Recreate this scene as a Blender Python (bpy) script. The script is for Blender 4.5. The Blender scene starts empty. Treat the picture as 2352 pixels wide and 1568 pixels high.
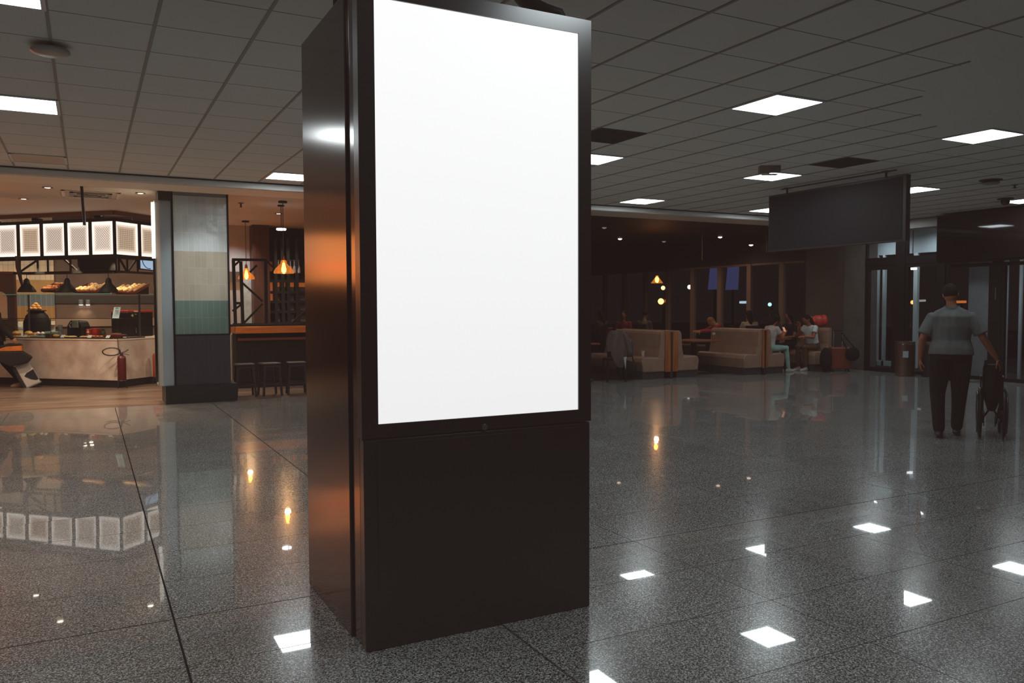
import bpy, bmesh, math, random
from mathutils import Vector, Matrix, Euler
random.seed(11)
SC = bpy.context.scene
COL = SC.collection
PI = math.pi
# ---------------------------------------------------------------- camera
FPX, YAW, PITCH, ROLL = 1857.845, 0.48315, -0.04447, -0.00366
HC = 1.54                      # eye height
ZC = 3.408                     # hall ceiling
ZK = 3.36                      # ceiling of the food court behind the soffit
_f = Vector((math.sin(YAW)*math.cos(PITCH), math.cos(YAW)*math.cos(PITCH), math.sin(PITCH)))
_r = Vector((math.cos(YAW), -math.sin(YAW), 0))
_u = _r.cross(_f)
_c, _s = math.cos(ROLL), math.sin(ROLL)
RX, UX = _c*_r + _s*_u, -_s*_r + _c*_u
EYE = Vector((0, 0, HC))
def ray(x, y): return RX*((x-1176)/FPX) - UX*((y-784)/FPX) + _f
def pz(x, y, z=0.0): d = ray(x, y); return EYE + d*((z-HC)/d.z)
def py(x, y, Y): d = ray(x, y); return EYE + d*(Y/d.y)
def px(x, y, X): d = ray(x, y); return EYE + d*(X/d.x)
def hit(x, y, p, n):
    d = ray(x, y); n = Vector(n); return EYE + d*((Vector(p)-EYE).dot(n)/d.dot(n))
cam = bpy.data.cameras.new('camera'); cam.sensor_width = 36; cam.lens = FPX/2352*36
cam.clip_start = .05; cam.clip_end = 300
co = bpy.data.objects.new('camera', cam); COL.objects.link(co)
co.matrix_world = Matrix(((RX.x, UX.x, -_f.x, 0), (RX.y, UX.y, -_f.y, 0), (RX.z, UX.z, -_f.z, HC), (0, 0, 0, 1)))
cam.dof.use_dof = True; cam.dof.focus_distance = 4.2; cam.dof.aperture_fstop = 8
SC.camera = co
# ---------------------------------------------------------------- materials
def lin(c):
    c = c/255
    return c/12.92 if c <= .04045 else ((c+.055)/1.055)**2.4
def rgb(r, g, b): return (lin(r), lin(g), lin(b), 1)
MATS = {}
def M(name, col=None, rough=.5, metal=0., es=0., ecol=None, spec=.5, coat=0., c2=None, scale=8., detail=3., bump=0., stretch=None, aniso=0.):
    """plain or two-tone (noise mixed) procedural surface"""
    if name in MATS: return MATS[name]
    m = bpy.data.materials.new(name); m.use_nodes = True
    nt = m.node_tree; N = nt.nodes; b = N['Principled BSDF']; L = nt.links
    b.inputs['Base Color'].default_value = col
    b.inputs['Roughness'].default_value = rough
    b.inputs['Metallic'].default_value = metal
    b.inputs['Specular IOR Level'].default_value = spec
    b.inputs['Coat Weight'].default_value = coat
    if aniso:
        b.inputs['Anisotropic'].default_value = aniso
        tg = N.new('ShaderNodeTangent'); tg.direction_type = 'RADIAL'; tg.axis = 'Z'
        L.new(tg.outputs[0], b.inputs['Tangent']); b.inputs['Anisotropic Rotation'].default_value = 0
    if es:
        b.inputs['Emission Color'].default_value = ecol or col
        b.inputs['Emission Strength'].default_value = es
    if c2 or bump:
        tc = N.new('ShaderNodeTexCoord'); no = N.new('ShaderNodeTexNoise')
        no.inputs['Scale'].default_value = scale; no.inputs['Detail'].default_value = detail
        src = tc.outputs['Object']
        if stretch:
            mp = N.new('ShaderNodeMapping'); mp.inputs['Scale'].default_value = stretch
            L.new(src, mp.inputs[0]); src = mp.outputs[0]
        L.new(src, no.inputs['Vector'])
        if c2:
            cr = N.new('ShaderNodeValToRGB'); cr.color_ramp.elements[0].position = .35; cr.color_ramp.elements[1].position = .68
            cr.color_ramp.elements[0].color = col; cr.color_ramp.elements[1].color = c2
            L.new(no.outputs['Fac'], cr.inputs[0]); L.new(cr.outputs[0], b.inputs['Base Color'])
        if bump:
            bp = N.new('ShaderNodeBump'); bp.inputs['Strength'].default_value = bump; bp.inputs['Distance'].default_value = .01
            L.new(no.outputs['Fac'], bp.inputs['Height']); L.new(bp.outputs[0], b.inputs['Normal'])
    MATS[name] = m
    return m
def MG(name, tint=(1, 1, 1, 1), rough=.02, ior=1.45):
    """thin glass pane: clear with a fresnel reflection"""
    if name in MATS: return MATS[name]
    m = bpy.data.materials.new(name); m.use_nodes = True
    nt = m.node_tree; N = nt.nodes; L = nt.links
    N.remove(N['Principled BSDF'])
    t = N.new('ShaderNodeBsdfTransparent'); t.inputs[0].default_value = tint
    g = N.new('ShaderNodeBsdfGlossy'); g.inputs['Roughness'].default_value = rough
    fr = N.new('ShaderNodeFresnel'); ge = N.new('ShaderNodeNewGeometry'); mr = N.new('ShaderNodeMapRange'); mr.inputs[3].default_value = ior; mr.inputs[4].default_value = 1/ior
    L.new(ge.outputs['Backfacing'], mr.inputs[0]); L.new(mr.outputs[0], fr.inputs[0])
    mx = N.new('ShaderNodeMixShader')
    L.new(fr.outputs[0], mx.inputs[0]); L.new(t.outputs[0], mx.inputs[1]); L.new(g.outputs[0], mx.inputs[2])
    L.new(mx.outputs[0], N['Material Output'].inputs[0])
    MATS[name] = m
    return m
# ---------------------------------------------------------------- mesh collector
class B:
    def __init__(s): s.v = []; s.f = []; s.m = []; s.k = 0
    def add(s, vs, fs):
        o = len(s.v); s.v += [Vector(v) for v in vs]
        s.f += [[i+o for i in f] for f in fs]; s.m += [s.k]*len(fs); return s
    def mat(s, k): s.k = k; return s
    def box(s, x0, x1, y0, y1, z0, z1, T=None):
        vs = [Vector((x, y, z)) for z in (z0, z1) for y in (y0, y1) for x in (x0, x1)]
        if T: vs = [T@v for v in vs]
        return s.add(vs, [(0, 2, 3, 1), (4, 5, 7, 6), (0, 1, 5, 4), (2, 6, 7, 3), (0, 4, 6, 2), (1, 3, 7, 5)])
    def quad(s, *p): return s.add(p, [tuple(range(len(p)))])
    def ring(s, c, a, b, n): return [Vector(c)+a*math.cos(2*PI*i/n)+b*math.sin(2*PI*i/n) for i in range(n)]
    def skin(s, rings, cap=True):
        n = len(rings[0]); vs = [v for r in rings for v in r]; fs = []
        for k in range(len(rings)-1):
            for i in range(n):
                j = (i+1) % n; fs.append((k*n+i, k*n+j, (k+1)*n+j, (k+1)*n+i))
        if cap:
            fs.append(tuple(range(n-1, -1, -1))); fs.append(tuple((len(rings)-1)*n+i for i in range(n)))
        return s.add(vs, fs)
    def tube(s, pts, r, n=8, cap=True):
        pts = [Vector(p) for p in pts]; rs = r if isinstance(r, (list, tuple)) else [r]*len(pts)
        rings = []; a = None
        for i, p in enumerate(pts):
            d = (pts[min(i+1, len(pts)-1)]-pts[max(i-1, 0)]).normalized()
            if a is None: a = d.orthogonal().normalized()
            else: a = (a-d*a.dot(d)).normalized()
            rings.append(s.ring(p, a*rs[i], d.cross(a)*rs[i], n))
        return s.skin(rings, cap)
    def bar(s, p, q, w, h=None):
        p, q = Vector(p), Vector(q); d = (q-p).normalized(); h = h or w
        up = Vector((0, 0, 1)) if abs(d.z) < .95 else Vector((0, 1, 0))
        a = d.cross(up).normalized(); b = a.cross(d)
        rings = [[c+a*w/2*sx+b*h/2*sy for sx, sy in ((-1, -1), (1, -1), (1, 1), (-1, 1))] for c in (p, q)]
        return s.skin(rings)
    def lathe(s, prof, c=(0, 0, 0), n=20, cap=True):
        c = Vector(c)
        return s.skin([s.ring(c+Vector((0, 0, z)), Vector((r, 0, 0)), Vector((0, r, 0)), n) for r, z in prof], cap)
    def ell(s, c, rx, ry, rz, nu=14, nv=9, T=None):
        c = Vector(c); rings = []
        for k in range(nv+1):
            t = -PI/2+PI*k/nv; q = max(math.cos(t), .02)
            r = [Vector((rx*q*math.cos(2*PI*i/nu), ry*q*math.sin(2*PI*i/nu), rz*math.sin(t))) for i in range(nu)]
            rings.append([c+(T@v if T else v) for v in r])
        return s.skin(rings)
    def prism(s, poly, o, a, b, d):
        """polygon poly (in axes a, b from o) extruded by vector d"""
        o, a, b, d = map(Vector, (o, a, b, d)); n = len(poly)
        lo = [o+a*p[0]+b*p[1] for p in poly]; hi = [v+d for v in lo]
        return s.skin([lo, hi])
    def build(s, name, mats, parent=None, w=False, smooth=False, bevel=0, seg=2, remesh=0, relax=4, angle=40):
        me = bpy.data.meshes.new(name)
        off = Vector((0, 0, 0))
        if parent is not None and w:
            r = parent
            while r.parent: r = r.parent
            off = Vector(r.location)
        me.from_pydata([v-off for v in s.v], [], s.f)
        bm = bmesh.new(); bm.from_mesh(me); bmesh.ops.recalc_face_normals(bm, faces=bm.faces); bm.to_mesh(me); bm.free()
        if not isinstance(mats, (list, tuple)): mats = [mats]
        for m in mats: me.materials.append(m)
        if len(mats) > 1: me.polygons.foreach_set('material_index', s.m)
        ob = bpy.data.objects.new(name, me); COL.objects.link(ob)
        if remesh:
            md = ob.modifiers.new('r', 'REMESH'); md.mode = 'VOXEL'; md.voxel_size = remesh
            if relax:
                sm = ob.modifiers.new('s', 'SMOOTH'); sm.iterations = relax; sm.factor = .5
            dg = bpy.context.evaluated_depsgraph_get()
            n2 = bpy.data.meshes.new_from_object(ob.evaluated_get(dg)); ob.modifiers.clear()
            ob.data = n2; bpy.data.meshes.remove(me); me = n2; me.name = name
            if not me.materials: me.materials.append(mats[0])
            me.shade_smooth()
        elif smooth:
            me.shade_smooth(); me.set_sharp_from_angle(angle=math.radians(angle))
        if bevel:
            md = ob.modifiers.new('bevel', 'BEVEL'); md.width = bevel; md.segments = seg; md.limit_method = 'ANGLE'; md.angle_limit = math.radians(40)
        if parent is not None: ob.parent = parent
        return ob
def tag(o, label, cat, group=None, kind=None):
    o['label'] = label; o['category'] = cat
    if group: o['group'] = group
    if kind: o['kind'] = kind
    return o
def thing(name, label, cat, loc=(0, 0, 0), rz=0, group=None):
    o = bpy.data.objects.new(name, None); COL.objects.link(o); o.empty_display_size = .1
    o.location = loc; o.rotation_euler = (0, 0, rz)
    return tag(o, label, cat, group)
def struct(o): o['kind'] = 'structure'; return o
def dup(o, loc=None, rz=None, label=None, parent=None, rot=None, sc=None):
    c = o.copy(); COL.objects.link(c)
    if parent is not None: c.parent = parent
    if loc is not None: c.location = loc
    if rz is not None: c.rotation_euler = (0, 0, rz)
    if rot is not None: c.rotation_euler = rot
    if sc is not None: c.scale = sc
    if label: c['label'] = label
    for ch in list(o.children): dup(ch, parent=c)
    return c
def lamp(kind, loc, energy, col=(1, 1, 1), size=.2, rot=(0, 0, 0), spot=None, blend=.6, sy=None):
    d = bpy.data.lights.new('lamp', kind); d.energy = energy; d.color = col
    if kind == 'AREA':
        d.size = size
        if sy: d.shape = 'RECTANGLE'; d.size_y = sy
    else: d.shadow_soft_size = size
    if spot: d.spot_size = spot; d.spot_blend = blend
    o = bpy.data.objects.new('lamp', d); COL.objects.link(o); o.location = loc; o.rotation_euler = rot
    o['kind'] = 'helper'
    return o
def aim(o, target): o.rotation_euler = (Vector(target)-o.location).to_track_quat('-Z', 'Y').to_euler(); return o
# ---------------------------------------------------------------- world and film response
W = bpy.data.worlds.new('night'); SC.world = W; W.use_nodes = True
W.node_tree.nodes['Background'].inputs[0].default_value = (.010, .008, .0075, 1)
W.node_tree.nodes['Background'].inputs[1].default_value = .5
SC.view_settings.view_transform = 'Standard'; SC.view_settings.look = 'None'
SC.cycles.use_denoising = True
SC.cycles.max_bounces = 8; SC.cycles.diffuse_bounces = 4; SC.cycles.glossy_bounces = 4; SC.cycles.transparent_max_bounces = 12
SC.cycles.caustics_reflective = False; SC.cycles.caustics_refractive = False
SC.cycles.sample_clamp_indirect = 6
SC.view_settings.use_curve_mapping = True           # faded-black film response
cm = SC.view_settings.curve_mapping
cm.black_level = (-.0125, -.0080, -.0070); cm.update()
# ================================================================ hall shell
T = .625; GX, GY = 3.56828, 4.6895
YF = 12.65; YS = 13.43; YP = 13.8; XW = 16.03
def granite():
    m = bpy.data.materials.new('granite'); m.use_nodes = True
    nt = m.node_tree; N = nt.nodes; L = nt.links; b = N['Principled BSDF']
    geo = N.new('ShaderNodeNewGeometry')
    def math_(op, a, bb=None, c=None):
        n = N.new('ShaderNodeMath'); n.operation = op
        for i, v in enumerate((a, bb, c)):
            if v is None: continue
            if isinstance(v, (int, float)): n.inputs[i].default_value = v
            else: L.new(v, n.inputs[i])
        return n.outputs[0]
    sx = N.new('ShaderNodeSeparateXYZ'); L.new(geo.outputs['Position'], sx.inputs[0])
    n1 = N.new('ShaderNodeTexNoise'); n1.inputs['Scale'].default_value = 88; n1.inputs['Detail'].default_value = 4; n1.inputs['Roughness'].default_value = .68
    L.new(geo.outputs['Position'], n1.inputs['Vector'])
    cr = N.new('ShaderNodeValToRGB'); e = cr.color_ramp.elements
    e[0].position = .38; e[0].color = (.016, .0155, .0145, 1)
    e[1].position = .63; e[1].color = (.60, .60, .575, 1)
    k = e.new(.49); k.color = (.155, .152, .144, 1)
    vo = N.new('ShaderNodeTexVoronoi'); vo.inputs['Scale'].default_value = 210; L.new(geo.outputs['Position'], vo.inputs['Vector'])
    sc_ = N.new('ShaderNodeSeparateColor'); L.new(vo.outputs['Color'], sc_.inputs[0])
    g1 = math_('MULTIPLY_ADD', sc_.outputs[0], .26, math_('MULTIPLY_ADD', n1.outputs['Fac'], .74, -.0))
    L.new(g1, cr.inputs[0])
    n2 = N.new('ShaderNodeTexNoise'); n2.inputs['Scale'].default_value = 1.3; n2.inputs['Detail'].default_value = 2
    L.new(geo.outputs['Position'], n2.inputs['Vector'])
    v = math_('MULTIPLY_ADD', n2.outputs['Fac'], .5, .75)
    # joints between slabs
    def joint(co, pitch, ph, wd):
        t = math_('SUBTRACT', co, ph); t = math_('DIVIDE', t, pitch)
        fr = math_('SUBTRACT', t, math_('ROUND', t)); d = math_('ABSOLUTE', math_('MULTIPLY', fr, pitch))
        return math_('LESS_THAN', d, wd), math_('FLOOR', t)
    ja, ia = joint(sx.outputs[1], .6, 4.255, .0022)
    jb, ib = joint(sx.outputs[0], 1.39, .345, .0022)
    def one(co, ph, wd): return math_('LESS_THAN', math_('ABSOLUTE', math_('SUBTRACT', co, ph)), wd)
    j = math_('MAXIMUM', ja, jb)
    for q in (one(sx.outputs[1], 4.255, .0042), one(sx.outputs[0], .34, .0026), one(sx.outputs[0], 1.742, .0026)): j = math_('MAXIMUM', j, q)
    mul = N.new('ShaderNodeMix'); mul.data_type = 'RGBA'; mul.blend_type = 'MULTIPLY'; mul.inputs[0].default_value = 1
    L.new(cr.outputs[0], mul.inputs[6]); cmb = N.new('ShaderNodeCombineColor')
    for i in range(3): L.new(v, cmb.inputs[i])
    L.new(cmb.outputs[0], mul.inputs[7])
    mx = N.new('ShaderNodeMix'); mx.data_type = 'RGBA'; L.new(j, mx.inputs[0]); L.new(mul.outputs[2], mx.inputs[6]); mx.inputs[7].default_value = (.018, .016, .015, 1)
    L.new(mx.outputs[2], b.inputs['Base Color'])
    # each slab lies a hair out of level
    wn = N.new('ShaderNodeTexWhiteNoise'); wn.noise_dimensions = '2D'
    cv = N.new('ShaderNodeCombineXYZ'); L.new(ia, cv.inputs[1]); L.new(ib, cv.inputs[0]); L.new(cv.outputs[0], wn.inputs['Vector'])
    sub = N.new('ShaderNodeVectorMath'); sub.operation = 'SUBTRACT'; L.new(wn.outputs['Color'], sub.inputs[0]); sub.inputs[1].default_value = (.5, .5, .5)
    sc = N.new('ShaderNodeVectorMath'); sc.operation = 'MULTIPLY'; L.new(sub.outputs[0], sc.inputs[0]); sc.inputs[1].default_value = (.005, .005, 0)
    ad = N.new('ShaderNodeVectorMath'); ad.operation = 'ADD'; L.new(sc.outputs[0], ad.inputs[0]); L.new(geo.outputs['Normal'], ad.inputs[1])
    nm = N.new('ShaderNodeVectorMath'); nm.operation = 'NORMALIZE'; L.new(ad.outputs[0], nm.inputs[0]); L.new(nm.outputs[0], b.inputs['Normal'])
    L.new(nm.outputs[0], b.inputs['Coat Normal'])
    b.inputs['Roughness'].default_value = .20; b.inputs['IOR'].default_value = 1.5
    inv = math_('SUBTRACT', 1, j); L.new(math_('MULTIPLY', inv, .72), b.inputs['Coat Weight']); L.new(math_('MULTIPLY', inv, .36), b.inputs['Specular IOR Level']); b.inputs['Coat Roughness'].default_value = .022; b.inputs['Coat IOR'].default_value = 1.5
    return m
fl = struct(B().quad((-11, -5, 0), (17.5, -5, 0), (17.5, YP-.02, 0), (-11, YP-.02, 0)).build('floor', granite()))
def ceilmat():
    m = bpy.data.materials.new('ceiling_tile'); m.use_nodes = True
    nt = m.node_tree; N = nt.nodes; L = nt.links; b = N['Principled BSDF']
    geo = N.new('ShaderNodeNewGeometry'); sx = N.new('ShaderNodeSeparateXYZ'); L.new(geo.outputs['Position'], sx.inputs[0])
    def math_(op, a, bb=None):
        n = N.new('ShaderNodeMath'); n.operation = op
        for i, v in enumerate((a, bb)):
            if v is None: continue
            if isinstance(v, (int, float)): n.inputs[i].default_value = v
            else: L.new(v, n.inputs[i])
        return n.outputs[0]
    t = math_('DIVIDE', math_('SUBTRACT', sx.outputs[1], GY), T); d = math_('ABSOLUTE', math_('MULTIPLY', math_('SUBTRACT', t, math_('ROUND', t)), T))
    j = math_('LESS_THAN', d, .0065)
    # plain plastered zone (no joints) at the far right
    vd = N.new('ShaderNodeVectorMath'); vd.operation = 'DISTANCE'; L.new(geo.outputs['Position'], vd.inputs[0]); vd.inputs[1].default_value = (8.8, 2.6, ZC)
    j = math_('MULTIPLY', j, math_('GREATER_THAN', vd.outputs['Value'], 3.05))
    no = N.new('ShaderNodeTexNoise'); no.inputs['Scale'].default_value = 60; L.new(geo.outputs['Position'], no.inputs['Vector'])
    mx = N.new('ShaderNodeMix'); mx.data_type = 'RGBA'; L.new(j, mx.inputs[0]); mx.inputs[6].default_value = (.80, .775, .73, 1); mx.inputs[7].default_value = (.20, .185, .17, 1)
    L.new(mx.outputs[2], b.inputs['Base Color']); b.inputs['Roughness'].default_value = .85
    return m
ce = B(); ce.box(-11, XW+.3, -5, YF+.1, ZC, ZC+.06)
ce.k = 1
for i in range(-23, 21):
    x = GX+i*T
    segs = [(-5, YF)]
    dx = abs(x-8.8)
    if dx < 3.05:
        h = math.sqrt(3.05**2-dx**2); segs = [(-5, 2.6-h), (2.6+h, YF)]
    for a, b_ in segs: ce.box(x-.011, x+.011, a, b_, ZC-.007, ZC+.001)
struct(ce.build('ceiling', [ceilmat(), M('ceiling_runner', (.30, .28, .255, 1), .6)]))
# strip coloured dark for a gap's shade, fascia along the shop fronts, soffit behind
white = M('plaster_white', (.52, .52, .50, 1), .6, c2=(.47, .47, .45, 1), scale=3)
tan = M('plaster_tan', (.85, .72, .58, 1), .65)
struct(B().box(-11, XW, YF, YF+.05, 3.306, ZC-.02).build('trim_1', M('fascia_white', (.82, .82, .80, 1), .4)))
struct(B().box(-11, XW, YF-.012, YF+.04, ZC-.02, ZC-.001).build('trim_2', M('shadow_gap', (.02, .018, .016, 1), .8)))  # solid strip, its near-black colour stands for shade in a gap
struct(B().box(-11, XW, YF+.05, YS, 3.30, 3.34).build('trim_3', tan))
# outer walls that close the hall behind and beside the camera
dark = M('wall_dark', rgb(74, 66, 62), .7)
struct(B().box(-11, 17.5, -5.1, -5, 0, 3.5).build('wall_back', dark))
struct(B().box(-11.1, -11, -5, 26, 0, 3.5).build('wall_left', dark))
# ================================================================ ceiling lights on the 5-tile lattice
lum = M('light_panel', (1, 1, 1, 1), .5, es=15.5, ecol=(.87, .97, 1, 1))
rim = M('light_rim', (.75, .76, .76, 1), .35)
offl = M('unlit_diffuser', (.60, .50, .42, 1), .5)  # orange-tinted colour stands in for warm light falling on the panel
def make_light(lab, on=True):
    t = thing('ceiling_light', lab, 'ceiling light', group='square light panels set in the tiled ceiling')
    f = B(); h = T/2
    for a in (0, 1, 2, 3):
        R = Matrix.Rotation(a*PI/2, 4, 'Z'); f.box(-h, h, -h, -h+.028, -.012, 0, R)
    f.build('frame', rim, t)
    B().box(-h+.028, h-.028, -h+.028, h-.028, -.008, -.002).build('diffuser', lum if on else offl, t)
    return t
places = {(-7, 1): 'lit ceiling panel cut by the top left corner, above the round ceiling speaker',
 (-7, 6): 'lit ceiling panel at the left edge, between the round ceiling speaker and the food counter',
 (-2, 1): 'lit ceiling panel hidden behind the upper part of the advertising kiosk',
 (-2, 6): 'lit ceiling panel directly behind the left half of the kiosk screen',
 (-2, 11): 'lit ceiling panel touching the left side of the kiosk, near the bar pendants',
 (3, 1): 'largest lit ceiling panel right of the kiosk, a full diamond with a bright rim',
 (3, 6): 'lit ceiling panel cut by the right edge of the kiosk, below a black ceiling opening',
 (3, 11): 'lit ceiling panel behind the kiosk near the soffit over the booths',
 (8, 1): 'lit ceiling panel high on the right where the ceiling turns plain',
 (8, 6): 'lit ceiling panel with a small emergency lamp box hanging in front of it',
 (8, 11): 'lit ceiling panel above the first booth bench, close to the soffit',
 (13, 6): 'lit ceiling panel emerging from behind the right end of the hanging sign',
 (13, 11): 'lit ceiling panel emerging from behind the left end of the hanging sign',
 (18, 6): 'lit ceiling panel at the far right edge beside the dome camera',
 (18, 11): 'lit ceiling panel hidden behind the hanging sign, over the glass entrance'}
L0 = None
for (i, j), lab in places.items():
    p = Vector((GX+(i+.5)*T, GY+(j+.5)*T, ZC))
    if L0 is None: L0 = make_light(lab); L0.location = p
    else: dup(L0, p, label=lab)
for i, j in ((-12, 1), (-12, 6), (-2, -4), (-7, -4)):
    dup(L0, Vector((GX+(i+.5)*T, GY+(j+.5)*T, ZC)), label='lit ceiling panel over the part of the hall outside the picture')
u = make_light('unlit ceiling panel over the food counter, tinted faintly orange', False)
u.location = (GX-6.5*T, GY+11.5*T, ZC)
# ================================================================ things on the ceiling
black = M('matt_black', (.009, .008, .008, 1), .6, spec=.2)
opening_shade = M('void_black', (.004, .0035, .003, 1), .9)
grey = M('grey_metal', (.22, .22, .22, 1), .4, .6)
wht = M('white_plastic', (.6, .6, .58, 1), .4)
for (i, j), lab in {(2, 4): 'dark square opening in the ceiling tiles next to the kiosk', (8, 4): 'dark square opening in the ceiling tiles above the hanging sign'}.items():
    t = thing('ceiling_opening', lab, 'ceiling opening', (GX+(i+.5)*T, GY+(j+.5)*T, ZC), group='missing ceiling tiles')
    f = B(); h = T/2
    for a in range(4): f.box(-h, h, -h, -h+.012, -.009, 0, Matrix.Rotation(a*PI/2, 4, 'Z'))
    f.build('frame', M('opening_rim', (.06, .055, .05, 1), .6), t)
    B().box(-h+.01, h-.01, -h+.01, h-.01, -.006, -.001).build('void', opening_shade, t)  # flat black sheet painted for the darkness inside the opening
t = thing('ceiling_speaker', 'round grey ceiling speaker disc at the upper left, between two lit panels', 'speaker', (-.188, 6.72, ZC))
B().lathe([(.03, 0), (.032, -.03), (.05, -.034)], n=20).build('mount', grey, t, smooth=True)
B().lathe([(.10, -.026), (.125, -.034), (.128, -.05), (.11, -.062), (.02, -.066)], n=28).build('disc', M('speaker_grey', (.25, .23, .21, 1), .35, .3), t, smooth=True)
t = thing('smoke_detector', 'round smoke detector on a dark base on the ceiling at the far right', 'smoke detector', (12.13, 7.54, ZC))
B().lathe([(.16, 0), (.16, -.012)], n=24).build('base', M('detector_dark', (.06, .055, .05, 1), .5), t, smooth=True)
B().lathe([(.06, -.012), (.11, -.03), (.125, -.05), (.10, -.066), (.02, -.07)], n=24).build('head', M('detector_grey', (.26, .25, .23, 1), .45), t, smooth=True)
t = thing('sprinkler_head', 'tiny dark sprinkler head on the ceiling beside the smoke detector', 'sprinkler', (12.96, 7.67, ZC))
B().lathe([(.05, 0), (.05, -.008), (.014, -.012), (.014, -.045), (.035, -.05), (.035, -.056)], n=14).build('head', M('detector_dark'), t, smooth=True)
t = thing('dome_camera', 'small dark dome camera on the ceiling at the right edge', 'security camera', (14.47, 8.72, ZC))
B().lathe([(.13, 0), (.13, -.02), (.08, -.03)], n=20).build('base', M('detector_dark'), t, smooth=True)
B().lathe([(.075, -.03), (.078, -.06), (.06, -.1), (.03, -.118), (.004, -.122)], n=20).build('dome', M('dome_black', (.01, .01, .01, 1), .1), t, smooth=True)
t = thing('emergency_light', 'small boxy emergency lamp hanging from the ceiling in front of a lit panel', 'emergency light', (8.2, 8.13, ZC), -YAW)
B().box(-.14, .01, -.05, .05, -.10, 0).build('lamp_body', M('emergency_tan', (.30, .22, .17, 1), .5), t, bevel=.006)
B().box(.01, .14, -.045, .045, -.09, 0).build('battery_box', grey, t, bevel=.005)
B().box(-.10, .10, -.06, .04, -.125, -.112).build('lens', M('clear_lens', (.8, .85, .88, 1), .2), t, bevel=.004)
# ================================================================ advertising kiosk
KX, KY, KW, KD, KZ = 1.053, 3.425, 1.194, 1.012, 2.948
body = M('kiosk_brown_metal', (.017, .0125, .0115, 1), .27, .0, spec=.9, coat=.0)
side = M('kiosk_side_metal', (.074, .062, .059, 1), .145, 1.0)
k = thing('advertising_kiosk', 'tall dark brown advertising kiosk with a large blank white screen', 'advertising kiosk', (KX, KY, 0))
B().box(.012, KW-.012, .075, .20, .012, KZ-.01).box(0, KW, .20, KD, 0, KZ).build('cabinet', [side], k, bevel=.006)
d = B(); z0, z1 = .953, KZ; s0, s1, t0, t1 = .075, 1.121, 1.017, 2.876
d.box(0, s0, 0, .07, z0+.003, z1).box(s1, KW, 0, .07, z0+.003, z1).box(s0, s1, 0, .07, z0+.003, t0).box(s0, s1, 0, .07, t1, z1)
d.build('screen_door', body, k)
def screenmat():
    m = bpy.data.materials.new('lit_screen'); m.use_nodes = True; nt = m.node_tree; N = nt.nodes; L = nt.links; b = N['Principled BSDF']
    b.inputs['Base Color'].default_value = (.05, .05, .05, 1); b.inputs['Roughness'].default_value = .25
    geo = N.new('ShaderNodeNewGeometry'); sx = N.new('ShaderNodeSeparateXYZ'); L.new(geo.outputs['Position'], sx.inputs[0])
    mr = N.new('ShaderNodeMapRange'); mr.inputs[1].default_value = 1.0; mr.inputs[2].default_value = 2.9; mr.inputs[3].default_value = .865; mr.inputs[4].default_value = 1.0
    L.new(sx.outputs[2], mr.inputs[0]); L.new(mr.outputs[0], b.inputs['Emission Strength']); b.inputs['Emission Color'].default_value = (.98, .985, .985, 1)
    return m
B().box(s0, s1, .008, .03, t0, t1).build('screen', screenmat(), k)
B().box(.008, KW-.004, .002, .07, .0, z0-.003).build('lower_panel', body, k, bevel=.008, seg=3)
a = B(); pw0, pw1, pz0, pz1 = .069, 1.125, .287, .93
B().box(pw0, pw1, -.0015, .004, pz0, pz1).build('access_panel', body, k, bevel=.0012)
lk = B().skin([[Vector((.596+r*math.cos(2*PI*i/20), y, .968+r*math.sin(2*PI*i/20))) for i in range(20)] for r, y in ((.014, 0), (.014, -.004), (.011, -.006), (.004, -.006))])
lk.build('lock', M('lock_steel', (.30, .29, .27, 1), .3, .9), k, smooth=True)
hose = B(); pts = [py(1175, -40, 4.0), py(1205, 0, 3.8), py(1228, 18, 3.62), py(1255, 24, 3.56), py(1285, 31, 3.53), py(1300, 45, 3.53)]
pts[-1].z = KZ; pts[0].z = ZC-.07; 
hose.tube(pts, [.05, .05, .045, .032, .026, .02], 12).build('power_cable', black, k, w=True, smooth=True)
c0 = py(772, 8, 4.38)
B().tube([(c0.x, 4.36, KZ), (c0.x, 4.36, ZC-.009)], .022, 12).build('conduit', black, k, w=True, smooth=True)
# ================================================================ hanging sign
sx0 = thing('hanging_sign', 'blank dark hanging sign board suspended from the ceiling by two rods', 'hanging sign', (10, 8.6, 2.405))
B().box(-.045, .045, -1.245, 1.28, 0, .91).build('sign_frame', M('sign_frame_dark', (.017, .014, .014, 1), .45), sx0, bevel=.004)
B().box(-.049, -.044, -1.19, 1.262, .025, .885).build('sign_face', M('sign_slate', (.010, .009, .0125, 1), .6, spec=.25), sx0)
for yy in (-.89, .93):
    r = B().tube([(0, yy, .9), (0, yy, ZC-2.405-.01)], .016, 10); r.lathe([(.06, ZC-2.405-.012), (.06, ZC-2.405)], (0, yy, 0), 16); r.build('hanger_rod', M('rod_brown', (.045, .03, .026, 1), .5), sx0, smooth=True)
B().box(-.02, .02, -1.05, 1.05, ZC-2.405-.016, ZC-2.405-.002).build('ceiling_rail', M('rail_grey', (.10, .09, .085, 1), .5), sx0)
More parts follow.
